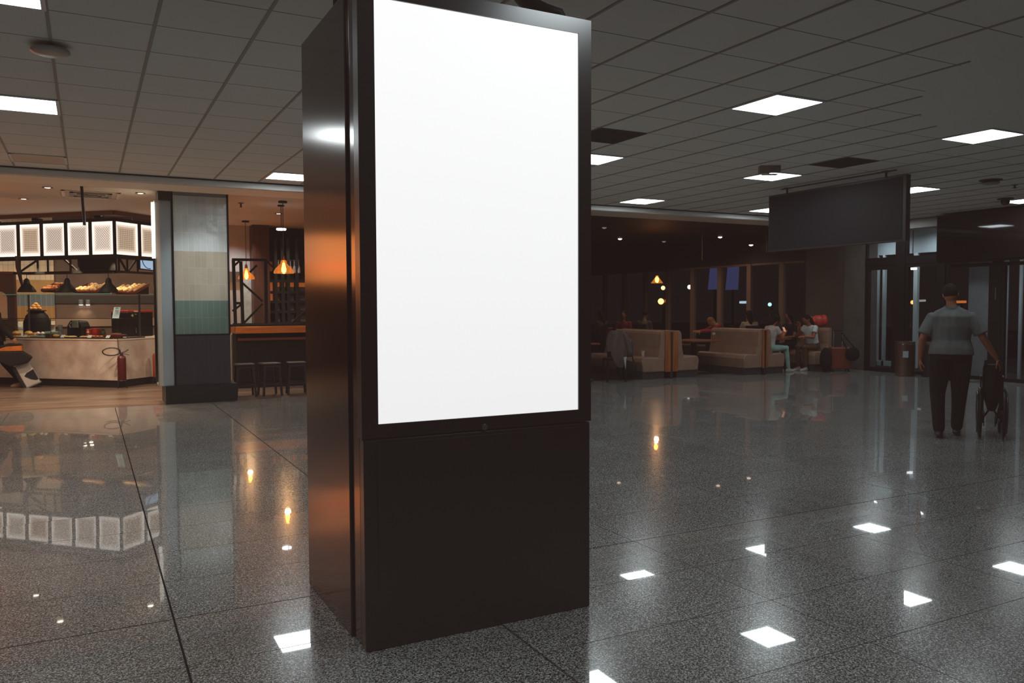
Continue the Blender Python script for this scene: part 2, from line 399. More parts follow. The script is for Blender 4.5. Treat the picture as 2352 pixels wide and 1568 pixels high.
# ================================================================ food court shell (left)
woodfl = M('cafe_floor_tan', rgb(124, 104, 90), .28, c2=rgb(80, 66, 56), scale=1.6, detail=6, stretch=(.5, 2.2, 1))
struct(B().quad((-11, YP-.02, 0), (5.2, YP-.02, 0), (5.2, 26, 0), (-11, 26, 0)).build('floor', woodfl))
cafec = M('cafe_ceiling', (.64, .56, .47, 1), .7)
C0 = Vector((.491, 17.082, 0)); E1 = Vector((-.7190, .6950, 0)); E2 = Vector((.6950, .7190, 0))   # counter corner and its two faces
struct(B().prism([(-11, YS), (5.2, YS), (5.2, 22), (C0.x+E2.x*3.5, C0.y+E2.y*3.5), (C0.x, C0.y), (C0.x+E1.x*9, C0.y+E1.y*9), (-11, C0.y+E1.y*9)], (0, 0, ZK), (1, 0, 0), (0, 1, 0), (0, 0, .06)).build('ceiling', cafec))
struct(B().box(-11, 5.2, 16, 26, 3.62, 3.7).build('ceiling', M('recess_ceiling', (.6, .55, .48, 1), .7)))
def tiles(name, c, grout, w=.0905, h=.288, ox=0, oz=0, rough=.12, c2=None):
    if name in MATS: return MATS[name]
    m = bpy.data.materials.new(name); m.use_nodes = True; nt = m.node_tree; N = nt.nodes; L = nt.links; b = N['Principled BSDF']
    geo = N.new('ShaderNodeNewGeometry'); sx = N.new('ShaderNodeSeparateXYZ'); L.new(geo.outputs['Position'], sx.inputs[0])
    cb = N.new('ShaderNodeCombineXYZ'); L.new(sx.outputs[0], cb.inputs[0]); L.new(sx.outputs[2], cb.inputs[1])
    mp = N.new('ShaderNodeMapping'); mp.inputs['Location'].default_value = (ox, oz, 0); L.new(cb.outputs[0], mp.inputs[0])
    br = N.new('ShaderNodeTexBrick'); br.offset = 0; br.squash = 1
    br.inputs['Color1'].default_value = c; br.inputs['Color2'].default_value = c2 or tuple(x*.86 for x in c[:3])+(1,); br.inputs['Mortar'].default_value = grout
    br.inputs['Scale'].default_value = 1; br.inputs['Brick Width'].default_value = w; br.inputs['Row Height'].default_value = h; br.inputs['Mortar Size'].default_value = .003; br.inputs['Mortar Smooth'].default_value = .1
    L.new(mp.outputs[0], br.inputs['Vector']); L.new(br.outputs['Color'], b.inputs['Base Color'])
    no = N.new('ShaderNodeTexNoise'); no.inputs['Scale'].default_value = 7; L.new(geo.outputs['Position'], no.inputs['Vector'])
    ad = N.new('ShaderNodeMath'); ad.operation = 'MULTIPLY_ADD'; L.new(br.outputs['Fac'], ad.inputs[0]); ad.inputs[1].default_value = -.35; L.new(no.outputs['Fac'], ad.inputs[2])
    bp = N.new('ShaderNodeBump'); bp.inputs['Strength'].default_value = .5; bp.inputs['Distance'].default_value = .012; L.new(ad.outputs[0], bp.inputs['Height']); L.new(bp.outputs[0], b.inputs['Normal'])
    b.inputs['Roughness'].default_value = rough
    MATS[name] = m; return m
grout = (.62, .62, .58, 1)
# tiled pillar
CX0, CX1 = 1.218, 2.058
pil = B().box(CX0, CX1, YP+.012, YP+.62, .29, ZK).build('wall_pillar', M('pillar_grey', (.36, .38, .38, 1), .35)); struct(pil)
for nm, z0, z1, m in (('white_tile_band', 2.422, 3.29, tiles('tile_white', (.80, .86, .84, 1), (.95, .96, .95, 1), oz=-2.422)), ('cream_tile_band', 1.637, 2.422, tiles('tile_cream', (.62, .54, .41, 1), grout, oz=-1.637, h=.2617)), ('green_tile_band', 1.1, 1.637, tiles('tile_green', (.20, .29, .24, 1), (.30, .36, .32, 1), oz=-1.1, h=.2685))):
    B().box(CX0+.01, CX1-.025, YP, YP+.02, z0, z1).build(nm, m, pil)
B().box(CX0+.01, CX1-.004, YP+.002, YP+.02, .29, 1.085).build('timber_panel', M('panel_charcoal', (.030, .028, .031, 1), .5, c2=(.042, .038, .040, 1), scale=30, stretch=(1, 1, .05)), pil)
B().box(CX0, CX1, YP-.006, YP+.02, 1.08, 1.102).box(CX1-.026, CX1+.004, YP-.006, YP+.03, 1.1, ZK).box(CX0-.012, CX0+.012, YP-.006, YP+.03, .29, ZK).build('edge_trim', black, pil)
B().box(1.066, 2.144, YP-.03, YP+.7, 0, .287).build('plinth', M('plinth_black', (.013, .0115, .011, 1), .4), pil)
B().box(CX1+.012, CX1+.026, YP+.0, YP+.02, .29, 1.08).build('brass_strip', M('brass_strip', (.30, .16, .05, 1), .4, .7), pil)
bl = M('pilaster_blue', (.40, .46, .48, 1), .4, .1)
ps = struct(B().prism([(1.04, 0), (.978, .10), (.978, .5), (1.2, .5), (1.2, 0)], (0, YP+.02, .29), (1, 0, 0), (0, 1, 0), (0, 0, 2.93)).build('wall_pilaster', bl))
B().box(1.02, 1.21, YP+.0, YP+.5, 3.2, ZK).build('capital', M('capital_brown', (.06, .045, .038, 1), .5), ps)
B().box(.925, .972, YP+.12, YP+.16, 2.3, 3.18).build('light_strip', M('strip_glow', (1, 1, 1, 1), .5, es=1.1, ecol=(1, .93, .82, 1)), ps)  # glow put into this strip imitates a lit glossy edge
B().box(.935, .974, YP+.12, YP+.15, .35, 2.3).build('mirror_panel', M('mirror_brown', (.30, .24, .2, 1), .12, 1.0), ps)
# back walls of the food court
bw = M('cafe_wall_brown', rgb(92, 72, 60), .55, c2=rgb(76, 60, 50), scale=2.5)
YB = 20.8
struct(B().box(-2.0, 2.6, YB, YB+.1, 0, 3.62).build('wall_north', bw))
struct(B().box(-2.0, 2.6, YB-.02, YB, 1.62, 1.80).build('trim_4', M('dark_band', (.03, .026, .024, 1), .4)))
struct(B().box(-2.0, 2.6, YB-.03, YB, 1.10, 1.28).build('trim_5', M('ledge_band', rgb(136, 112, 96), .5)))
wx0, wx1, yt = -2.66, -.64, 20.72
tw = struct(B().box(wx0, wx1, yt+.02, yt+.1, 0, 3.62).build('wall_tile', M('wall_beige', rgb(190, 176, 158), .5)))
g2 = (.30, .26, .2, 1)
for nm, z0, z1, m in (('cream_tile_band', 2.14, 3.62, tiles('tile_ivory', rgb(205, 190, 165), g2, w=.1, h=.33, oz=-2.14)), ('ochre_tile_band', 1.83, 2.14, tiles('tile_ochre', rgb(168, 132, 84), g2, w=.1, h=.31, oz=-1.83)), ('blue_tile_band', 1.56, 1.83, tiles('tile_slate', rgb(96, 106, 112), g2, w=.1, h=.27, oz=-1.56)), ('amber_tile_band', 1.25, 1.56, tiles('tile_amber', rgb(150, 114, 70), g2, w=.1, h=.31, oz=-1.25))):
    B().box(wx0, wx1, yt, yt+.02, z0, z1).build(nm, m, tw)
B().box(wx0, wx1, yt-.06, yt+.02, 1.15, 1.23).build('ledge', M('ledge_white', rgb(214, 202, 184), .4), tw)
# unseen timber wall added past the left edge, for its reflection in the kiosk side
struct(B().box(-9.5, -2.72, 20.6, 20.7, 0, 3.62).build('wall_timber', M('timber_brown', rgb(96, 56, 36), .5, c2=rgb(70, 40, 26), scale=14, stretch=(1, 1, .08))))
dr = struct(B().box(-1.62, -1.28, 19.2, 19.26, 0, 2.22).build('door_1', M('door_brown', rgb(58, 46, 42), .5)))
arch = [(-.14, 0), (.14, 0)] + [(.14*math.cos(a), .42+.14*math.sin(a)) for a in [PI*i/14 for i in range(15)]]
ac = py(-2, 700, 19.18)
B().prism(arch, (ac.x, 19.17, 1.30), (1, 0, 0), (0, 0, 1), (0, .02, 0)).build('arched_pane', M('pane_ivory', rgb(205, 190, 170), .4), dr)
B().box(-1.3, -1.26, 19.17, 19.28, 0, 2.26).box(-1.64, -1.28, 19.17, 19.28, 2.22, 2.26).build('door_frame', M('door_frame_brown', rgb(92, 66, 52), .5), dr)
# ---------------------------------------------------------------- service counter
marble = M('marble_pink', rgb(214, 200, 190), .3, c2=rgb(166, 144, 134), scale=2.4, detail=7)
def fr(u, v, z): return C0+E2*u+E1*v+Vector((0, 0, z))
VL, UR, DP = 4.3, 1.9, .8
def ell_prism(u0, v0, du, z0, z1):
    """L shaped slab: both wings, set back (u0,v0) from the faces and du deep"""
    P = [(u0, v0), (UR, v0), (UR, v0+du), (u0+du, v0+du), (u0+du, VL), (u0, VL)]
    return B().prism(P, C0+Vector((0, 0, z0)), E2, E1, (0, 0, z1-z0))
ct = thing('service_counter', 'pink marble corner counter with a black plinth in the food court', 'counter', C0)
b_ = ell_prism(0, 0, DP, .14, .905); b_.build('marble_front', marble, ct, w=True)
ell_prism(.02, .02, DP-.04, 0, .14).build('plinth', MATS['plinth_black'], ct, w=True)
ell_prism(-.012, -.012, DP+.02, .905, .926).build('worktop', M('counter_top', rgb(225, 210, 192), .25), ct, w=True)
# glass display case that stands on it
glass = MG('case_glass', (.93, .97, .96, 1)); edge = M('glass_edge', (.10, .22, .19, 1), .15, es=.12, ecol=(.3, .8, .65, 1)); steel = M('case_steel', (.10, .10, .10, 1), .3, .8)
cs = thing('display_case', 'low glass display case full of pastries along the marble counter top', 'display case', fr(.03, .03, .927))
zt = 1.318; VC, UC = 4.2, .80
g = B(); g.quad(fr(.05, .16, .945), fr(.05, VC, .945), fr(.05, VC, zt), fr(.05, .16, zt))
g.quad(fr(.16, .05, .945), fr(UC, .05, .945), fr(UC, .05, zt), fr(.16, .05, zt))
n = 6; cr_ = [fr(.16-.11*math.sin(PI/2*i/n), .16-.11*math.cos(PI/2*i/n), 0) for i in range(n+1)]
for i in range(n): a, q = cr_[i], cr_[i+1]; z = Vector((0, 0, 1)); g.quad(a+z*.945, q+z*.945, q+z*zt, a+z*zt)
g.build('front_glass', glass, cs, w=True, smooth=True)
B().quad(fr(.05, .16, zt), fr(.05, VC, zt), fr(.5, VC, zt), fr(.5, .5, zt), fr(UC, .5, zt), fr(UC, .05, zt), fr(.16, .05, zt)).build('top_glass', glass, cs, w=True)
e = B(); e.bar(fr(.05, .16, zt), fr(.05, VC, zt), .012).bar(fr(.05, .16, .94), fr(.05, VC, .94), .016).bar(fr(.16, .05, zt), fr(UC, .05, zt), .012).bar(fr(.16, .05, .94), fr(UC, .05, .94), .016).bar(fr(.05, .16, zt), fr(.16, .05, zt), .012)
for v in (1.62, 3.2): e.bar(fr(.05, v, .93), fr(.05, v, zt), .014)
e.build('frame', steel, cs, w=True)
ell = B(); P = [(.06, .06), (UC, .06), (UC, .5), (.5, .5), (.5, VC), (.06, VC)]
ell.prism(P, C0+Vector((0, 0, .928)), E2, E1, (0, 0, .012)).build('case_floor', M('case_floor', (.03, .028, .027, 1), .3), cs, w=True)
# sneeze guard shelf above the case
ZG = 1.80
gs = thing('glass_shelf', 'long glass shelf with a green edge above the display case, carrying bread trays', 'shelf', fr(.3, .3, .94))
P = [(.12, .12), (1.3, .12), (1.3, .55), (.55, .55), (.55, VL), (.12, VL)]
B().prism(P, C0+Vector((0, 0, ZG-.012)), E2, E1, (0, 0, .012)).build('glass_pane', MG('shelf_glass', (.80, .9, .88, 1)), gs, w=True)
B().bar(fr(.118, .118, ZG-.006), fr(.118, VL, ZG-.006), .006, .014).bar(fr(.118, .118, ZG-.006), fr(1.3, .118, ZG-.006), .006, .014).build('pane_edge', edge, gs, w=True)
for u_, v_ in ((.3, 2.42), (.95, .3), (.3, 4.4)): B().bar(fr(u_, v_, .94), fr(u_, v_, ZG-.014), .035).build('post', steel, gs, w=True)
# ---------------------------------------------------------------- lightbox canopy
def mesh_panel(name, a, ang):
    m = bpy.data.materials.new(name); m.use_nodes = True; nt = m.node_tree; N = nt.nodes; L = nt.links; b = N['Principled BSDF']
    tc = N.new('ShaderNodeTexCoord'); sx = N.new('ShaderNodeSeparateXYZ'); L.new(tc.outputs['Generated'], sx.inputs[0])
    def mt(op, x, y=None):
        n = N.new('ShaderNodeMath'); n.operation = op
        for i, v in enumerate((x, y)):
            if v is None: continue
            if isinstance(v, (int, float)): n.inputs[i].default_value = v
            else: L.new(v, n.inputs[i])
        return n.outputs[0]
    U, Vv = sx.outputs[0], sx.outputs[2]
    c, s = math.cos(ang), math.sin(ang)
    p = mt('ADD', mt('MULTIPLY', U, 13*c), mt('MULTIPLY', Vv, 17*s)); q = mt('ADD', mt('MULTIPLY', U, -13*s), mt('MULTIPLY', Vv, 17*c))
    w = mt('MAXIMUM', mt('SINE', mt('MULTIPLY', p, 2*PI)), mt('SINE', mt('MULTIPLY', q, 2*PI)))
    w = mt('GREATER_THAN', w, .3)
    ed = mt('MINIMUM', mt('MINIMUM', U, mt('SUBTRACT', 1, U)), mt('MINIMUM', Vv, mt('SUBTRACT', 1, Vv)))
    mr = N.new('ShaderNodeMapRange'); mr.inputs[1].default_value = .0; mr.inputs[2].default_value = .24; mr.inputs[3].default_value = 1.25; mr.inputs[4].default_value = a; mr.interpolation_type = 'SMOOTHSTEP'
    L.new(ed, mr.inputs[0])
    st = mt('MULTIPLY', mr.outputs[0], mt('SUBTRACT', 1, mt('MULTIPLY', w, mt('MULTIPLY', .6, mt('SUBTRACT', 1, mt('DIVIDE', mt('SUBTRACT', mr.outputs[0], a), 1.25-a))))))
    mix = N.new('ShaderNodeMix'); mix.data_type = 'RGBA'; L.new(mt('DIVIDE', mt('SUBTRACT', mr.outputs[0], a), 1.25-a), mix.inputs[0]); mix.inputs[6].default_value = (1, .76, .54, 1) if a < .6 else (1, .86, .72, 1); mix.inputs[7].default_value = (1, .93, .83, 1)
    L.new(mix.outputs[2], b.inputs['Emission Color']); L.new(st, b.inputs['Emission Strength'])
    b.inputs['Base Color'].default_value = (.3, .25, .2, 1)
    return m
pm = [mesh_panel('lightbox_mesh_amber', .58, 0), mesh_panel('lightbox_mesh_pale', .74, PI/4), mesh_panel('lightbox_mesh_white', .95, PI/4)]
lb = thing('lightbox_canopy', 'row of backlit mesh panels in a black frame wrapped around the counter corner', 'lightbox', fr(0, 0, ZK))
zb, ztop = 2.54, 3.163
f = B()
f.bar(fr(.05, 0, ztop+.03), fr(.05, VL, ztop+.03), .08, .06).bar(fr(.05, 0, zb-.04), fr(.05, VL, zb-.04), .08, .08)
f.bar(fr(0, .05, ztop+.03), fr(2.2, .05, ztop+.03), .08, .06).bar(fr(0, .05, zb-.04), fr(2.2, .05, zb-.04), .08, .08)
f.box(-.03, .03, -.03, .03, zb-.08, ztop+.06, Matrix.Translation((C0.x, C0.y+.04, 0)))
# left face: borders measured along the face
edges = [hit(x, 545, C0, E2) for x in (259, 204, 148, 92, 38.5)]
vs_ = [(p-C0).dot(E1) for p in edges]; step = vs_[-1]-vs_[-2]
while vs_[-1] < VL-.6: vs_.append(vs_[-1]+step)
us_ = [(hit(x, 545, C0, E1)-C0).dot(E2) for x in (269, 323.5)]; us_ += [us_[1]+(us_[1]-us_[0])*k for k in (1, 2)]
for v in vs_[1:]: f.bar(fr(.03, v, zb-.02), fr(.03, v, ztop+.02), .055, .06)
for q in us_[1:]: f.bar(fr(q, .03, zb-.02), fr(q, .03, ztop+.02), .055, .06)
f.build('frame', M('frame_black', (.011, .0095, .0095, 1), .55, spec=.25), lb, w=True)
kinds = [2, 1, 1, 0, 1, 0, 1, 0]
def panel(p, q, d, m):
    q0 = Vector((p.x, p.y, zb)); w_ = (q-p).length; dr_ = (q-p).normalized(); ang = math.atan2(dr_.y, dr_.x)
    o = B().box(0, w_, 0, .02, 0, ztop-zb).build('light_panel', m, lb); o.location = q0-lb.location; o.rotation_euler = (0, 0, ang); return o
for i in range(len(vs_)-1):
    panel(fr(.045, vs_[i+1]-.035, 0), fr(.045, vs_[i]+.035, 0), 1, pm[kinds[i]])
for i in range(len(us_)-1):
    panel(fr(us_[i]+.035 if i else .05, .045, 0), fr(us_[i+1]-.035, .045, 0), 1, pm[[0, 0, 1][i]])
for u_, v in ((.06, .6), (.06, 2.0), (.06, 3.4), (.55, .06), (1.2, .06)): B().tube([fr(u_, v, ztop+.06), fr(u_, v, ZK)], .018, 8).build('hanger', M('hanger_brown', (.10, .07, .055, 1), .4), lb, w=True)
for v in (.45, 1.95, 3.0): c = fr(.12, v, ztop+.10); B().lathe([(.02, -.03), (.09, -.02), (.10, .0), (.09, .02), (.03, .03)], c, 16).build('uplight', black, lb, w=True, smooth=True)
# bent rail standing in for the bulkhead edge of the ceiling
rl = thing('ceiling_track', 'brown bulkhead edge of the ceiling, built as a bent rail above the lit mesh panels', 'track', fr(0, 0, ZK))
B().bar(fr(.02, .02, ZK-.04), fr(.02, VL, ZK-.04), .07, .075).bar(fr(.02, .02, ZK-.04), fr(2.4, .02, ZK-.04), .07, .075).build('rail', M('rail_brown', rgb(112, 86, 72), .35, .3), rl, w=True)
# truss hung under the lightbox
tr = thing('truss_rack', 'black steel truss rack under the lit mesh panels', 'rack', fr(.3, .3, 2.45))
t_ = B(); zl = 2.215
t_.bar(fr(.1, .05, zl), fr(.1, 2.55, zl), .045).bar(fr(.05, .1, zl), fr(1.6, .1, zl), .045)
for v in (.3, .95, 1.15, 1.7, 1.95, 2.45): t_.bar(fr(.1, v, zl), fr(.1, v, zb-.07), .04)
for q in (.2, .42, .7): t_.bar(fr(q, .1, zl), fr(q, .1, zb-.07), .035)
t_.bar(fr(.1, .95, zl), fr(.1, 1.3, zb-.07), .03).bar(fr(.1, 2.45, zl), fr(.1, 1.95, zb-.07), .03).bar(fr(.22, .1, zb-.07), fr(.42, .1, zl), .03).bar(fr(.66, .1, zb-.07), fr(.42, .1, zl), .03)
t_.build('truss', MATS['frame_black'], tr, w=True)
B().bar(fr(.4, .3, zl), fr(.4, 2.55, zl), .04).bar(fr(.1, .3, zl), fr(.4, .3, zl), .04).bar(fr(.1, 2.5, zl), fr(.4, 2.5, zl), .04).build('back_rail', MATS['frame_black'], tr, w=True)
# screens in the truss
tv = thing('menu_screen', 'black switched-off screen in the truss rack under the lit panels', 'screen', fr(0, .1, 2.24), group=None)
B().prism([(.02, 0), (.86, 0), (.86, .27), (.02, .27)], fr(.02, 0, 2.235), E1, (0, 0, 1), E2*.05).build('casing', black, tv, w=True)
B().prism([(.04, .02), (.84, .02), (.84, .25), (.04, .25)], fr(.016, 0, 2.235), E1, (0, 0, 1), E2*.006).build('display', M('screen_off', (.008, .008, .009, 1), .25), tv, w=True)
ts = thing('menu_screen', 'tilted pale blue lit menu screen in the truss rack by the grey pilaster', 'screen', fr(.72, .02, 2.28))
B().prism([(.0, .03), (.62, 0), (.62, .26), (.0, .27)], fr(.66, .02, 2.25), E2, (0, 0, 1), E1*.04).build('casing', black, ts, w=True)
B().prism([(.025, .05), (.6, .02), (.6, .245), (.025, .25)], fr(.66, .014, 2.25), E2, (0, 0, 1), E1*.006).build('display', M('screen_blue', (.2, .3, .4, 1), .3, es=.62, ecol=(.45, .68, .95, 1)), ts, w=True)
cv = [(.26+.2*math.cos(a), .25+.2*math.sin(a)) for a in [PI+PI*.55*i/12 for i in range(13)]]
B().tube([fr(.66+x, .008, 2.25+z) for x, z in cv], .008, 6).build('arc_mark', black, ts, w=True)
# black dome pendants over the case
pd = None
for i, x in enumerate((62, 155, 250)):
    p = hit(x, 672, C0-E2*.12, E2)
    p.z += .01
    if pd is None:
        pd = thing('dome_pendant', 'black dome pendant lamp over the left end of the display case', 'pendant lamp', p, group='black dome pendants over the display case')
        B().lathe([(.165, 0), (.16, .03), (.115, .10), (.06, .16), (.045, .24), (.02, .27)], n=24).build('shade', M('pendant_black', (.006, .0075, .007, 1), .6, spec=.15), pd, smooth=True)
        B().tube([(0, 0, .26), (0, 0, 2.215-p.z-.02)], .006, 6).build('cord', black, pd)
    else: dup(pd, p, label=['', 'black dome pendant lamp in the middle of three, between two bread trays', 'black dome pendant lamp nearest the pale paper menu'][i])
ba = B().tube([hit(41, 588, C0, E2), hit(42, 615, C0, E2), hit(47, 640, C0, E2), hit(53, 662, C0+E2*.1, E2)], [.05, .045, .03, .02], 8)
t = thing('curved_bracket', 'curved dark steel bracket dropping from the truss beside the first dome pendant', 'bracket', hit(42, 600, C0, E2)); ba.build('arm', M('bracket_dark', (.025, .02, .018, 1), .4), t, w=True, smooth=True)
# support pole of the canopy
t = thing('ceiling_pole', 'thin black pole dropping from the food court ceiling in front of the mesh panels', 'pole', (-.03, 13.72, ZK))
B().tube([(0, 0, 0), (.025, 0, -.60)], .022, 10).lathe([(.05, -.006), (.05, 0)], n=14).build('pole', M('pole_black', (.02, .019, .02, 1), .4), t, smooth=True)
# ceiling fittings in the food court
t = thing('air_vent', 'square ceiling air vent with a pale rim in the food court', 'vent', (.10, 14.86, ZK))
f = B()
for a in range(4): f.box(-.42, .42, -.42, -.37, -.012, 0, Matrix.Rotation(a*PI/2, 4, 'Z'))
f.build('rim', M('vent_rim', rgb(214, 190, 160), .4), t)
f = B()
for r in (.30, .2, .1):
    for a in range(4): f.box(-r, r, -r, -r+.05, -.02, -.004, Matrix.Rotation(a*PI/2, 4, 'Z'))
f.build('louvre', M('vent_louvre', rgb(120, 100, 84), .5), t)
dl = None
glow = M('downlight_glow', (1, 1, 1, 1), .5, es=14, ecol=(1, .86, .68, 1))
spots = [((-.49, 14.25), 'round lit downlight at the far left of the food court ceiling'), ((.80, 14.3), 'round downlight beside the top of the grey pilaster'), ((3.37, 16.26), 'round lit downlight behind the white pendant over the bar'), ((-.9, 15.9), 'round downlight beside the lit one over the counter')]
for (x, y), lab in spots:
    if dl is None:
        dl = thing('downlight', lab, 'downlight', (x, y, ZK), group='small round downlights in the food court ceiling')
        B().lathe([(.075, -.002), (.075, -.01), (.05, -.012), (.045, -.003)], n=20).build('ring', M('downlight_ring', rgb(90, 76, 66), .4), dl, smooth=True)
        B().lathe([(.045, -.004), (.045, -.006)], n=16).build('glow', glow, dl)
    else: dup(dl, (x, y, ZK), label=lab)
t = thing('sprinkler_head', 'small brown sprinkler head on the bar ceiling beside the pillar', 'sprinkler', (2.44, 14.9, ZK))
B().lathe([(.05, 0), (.05, -.008), (.015, -.014), (.015, -.07), (.03, -.08)], n=12).build('head', M('rod_brown'), t, smooth=True)
# lamps of the food court: some at fixtures, others added without one
aim(lamp('SPOT', (2.3, 11.9, ZC-.03), 120, (.93, .98, 1), .10, spot=.62, blend=.9), (1.55, YP, 2.1))  # spot added next to the ceiling panel to brighten the pillar
WARM = (1, .76, .52)
def down(x, y, z, e0, col=WARM, ang=2.5, r=.05): e = e0*1.9; return lamp('SPOT', (x, y, z), e, col, r, spot=ang, blend=1)
for (x, y), _ in spots: down(x, y, ZK-.03, 150 if x < 2 else 110, (1, .78, .55))
down(.15, 19.2, 3.6, 130); down(-1.4, 18.9, 3.6, 150, (1, .84, .64)); down(1.6, 19.4, 3.6, 90)  # recess spots added without fixtures to brighten the back walls
for v in (.45, 1.95, 3.0):
    c = fr(.12, v, ztop+.135); lamp('SPOT', c, 70, (1, .85, .65), .05, rot=(PI, 0, 0), spot=2.6, blend=1)
# unseen glowing sign, invented to put an orange reflection on the kiosk side
t = thing('shop_sign', 'wide orange glowing sign added out of view for the orange reflection in the kiosk side', 'shop sign', (-3.1, 15.5, 2.0))
B().box(-1.48, 1.48, -.06, .06, -.03, .93).build('sign_box', black, t, bevel=.01)
so = M('sign_orange', (.4, .12, .03, 1), .4, es=2.8, ecol=(1, .31, .075, 1))
B().box(-1.44, 1.44, -.066, -.06, 0, .90).build('front_face', so, t); B().box(-1.44, 1.44, .06, .066, 0, .90).build('rear_face', so, t)
B().tube([(-.6, -.075, .18), (.3, -.075, .18), (.3, -.075, .3), (1.2, -.075, .3)], .03, 8).build('neon_line', M('neon_red', (1, .2, .05, 1), .5, es=5, ecol=(1, .10, .02, 1)), t, smooth=True)  # red tube added for a hot line within the mirrored orange
for x in (-1.1, 1.1): B().tube([(x, 0, .93), (x, 0, ZK-2.0)], .014, 8).build('hanger_rod', black, t)
# ================================================================ goods on the counter
crust = M('bread_crust', rgb(206, 140, 66), .5, c2=rgb(240, 196, 120), scale=16)
pale = M('bread_pale', rgb(244, 214, 160), .5, c2=rgb(226, 172, 100), scale=18)
darkb = M('bread_dark', rgb(150, 88, 46), .5, c2=rgb(190, 122, 66), scale=18)
tray_m = M('tray_red_wood', rgb(116, 46, 26), .4)
def roll(name, m, lab, grp):
    o = B().ell((0, 0, .031), .046, .040, .035, 12, 8).build(name, m, smooth=True, angle=180); return tag(o, lab, 'bread roll', grp)
def tray(xl, xr, yb, name, lab, m, rows, cols, rollmat, where, zoff=0, du=.12, tilt=.40, gap=()):
    """sloping wooden bread tray standing on the shelf, rolls in rows up the slope"""
    a = hit(xl, yb, C0+E2*du, E2); b = hit(xr, yb, C0+E2*du, E2)
    wd = (b-a).length; dirx = (b-a).normalized(); q = Vector((dirx.y*-1, dirx.x, 0))
    if q.dot(E2) < 0: q = -q
    up = Vector((0, 0, 1)); L_ = .40
    n = (q*math.cos(tilt)+up*math.sin(tilt)); nn = (up*math.cos(tilt)-q*math.sin(tilt))
    t = thing(name, lab, 'bread tray', a)
    bb = B(); P = lambda x, y, z: a+dirx*x+n*y+nn*z+up*.012
    def slab(x0, x1, y0, y1, z0, z1): bb.skin([[P(x0, y0, z), P(x1, y0, z), P(x1, y1, z), P(x0, y1, z)] for z in (z0, z1)])
    slab(0, wd, 0, L_, 0, .012); slab(-.012, 0, 0, L_, 0, .05); slab(wd, wd+.012, 0, L_, 0, .05); slab(0, wd, -.012, 0, 0, .035)
    bb.build('tray', m, t, w=True)
    B().prism([(0, 0), (L_*math.cos(tilt), 0), (L_*math.cos(tilt), L_*math.sin(tilt)+.004)], a+dirx*.02, q, up, dirx*(wd-.04)).build('wedge', black, t, w=True)
    g = 'bread rolls in the '+where; proto = None
    for r in range(rows):
        for c in range(cols):
            if (r, c) in gap: continue
            x = (c+.5)/cols*wd + random.uniform(-.012, .012); y = .04+(r+.1)*(L_-.06)/rows + random.uniform(-.01, .01)
            p = P(x, y, .012)
            lab2 = 'small round %s bread roll in the %s' % (rollmat[1], where)
            if proto is None: proto = roll('bread_roll', rollmat[0], lab2, g); proto.location = p
            else: dup(proto, p, random.uniform(0, 3))
            if len(proto.name) and random.random() < .0: pass
    return t
tray(96, 128, 671, 'bread_tray', 'dark bread tray on the glass shelf between the first and second dome pendants', M('tray_dark', rgb(60, 32, 24), .5), 3, 5, (darkb, 'brown'), 'dark tray between the first two dome pendants', gap=((2, 0), (1, 4)))
tray(170, 222, 673, 'bread_tray', 'red brown bread tray on the glass shelf between the second and third dome pendants', tray_m, 4, 5, (pale, 'pale'), 'tray between the second and third dome pendants', gap=((2, 0), (2, 1), (3, 0), (3, 3)))
tray(258, 312, 675, 'bread_tray', 'overflowing red brown bread tray at the right end of the glass shelf', tray_m, 5, 5, (pale, 'cream'), 'right hand tray on the glass shelf', gap=((4, 0), (4, 1), (0, 0)))
# dark roll bin below the shelf, and its few rolls
bp0 = hit(84, 700, C0+E2*.62, E2)
t = thing('bread_bin', 'black rounded bread bin standing behind the display case at the left', 'bread bin', (bp0.x, bp0.y, .93))
B().lathe([(.22, 0), (.25, .03), (.25, .30), (.20, .44), (.13, .52)], n=24).build('body', M('bin_black', (.007, .006, .006, 1), .6, spec=.15), t, smooth=True)
B().lathe([(.13, .52), (.17, .525), (.18, .545), (.05, .55)], n=24).build('bowl', black, t, smooth=True)
pr = None
for k_, (dx, dy, dz) in enumerate(((-.10, -.06, 0), (-.03, -.08, 0), (.05, -.07, 0), (-.06, .02, 0), (.03, .03, 0), (-.05, -.04, .05), (.02, -.03, .05), (-.01, -.02, .09))):
    p = Vector((bp0.x+dx, bp0.y+dy, .93+.55+dz))
    if pr is None: pr = roll('bread_roll', crust, 'golden bread roll heaped in the black bin behind the case', 'golden rolls heaped in the black bin'); pr.location = p
    else: dup(pr, p)
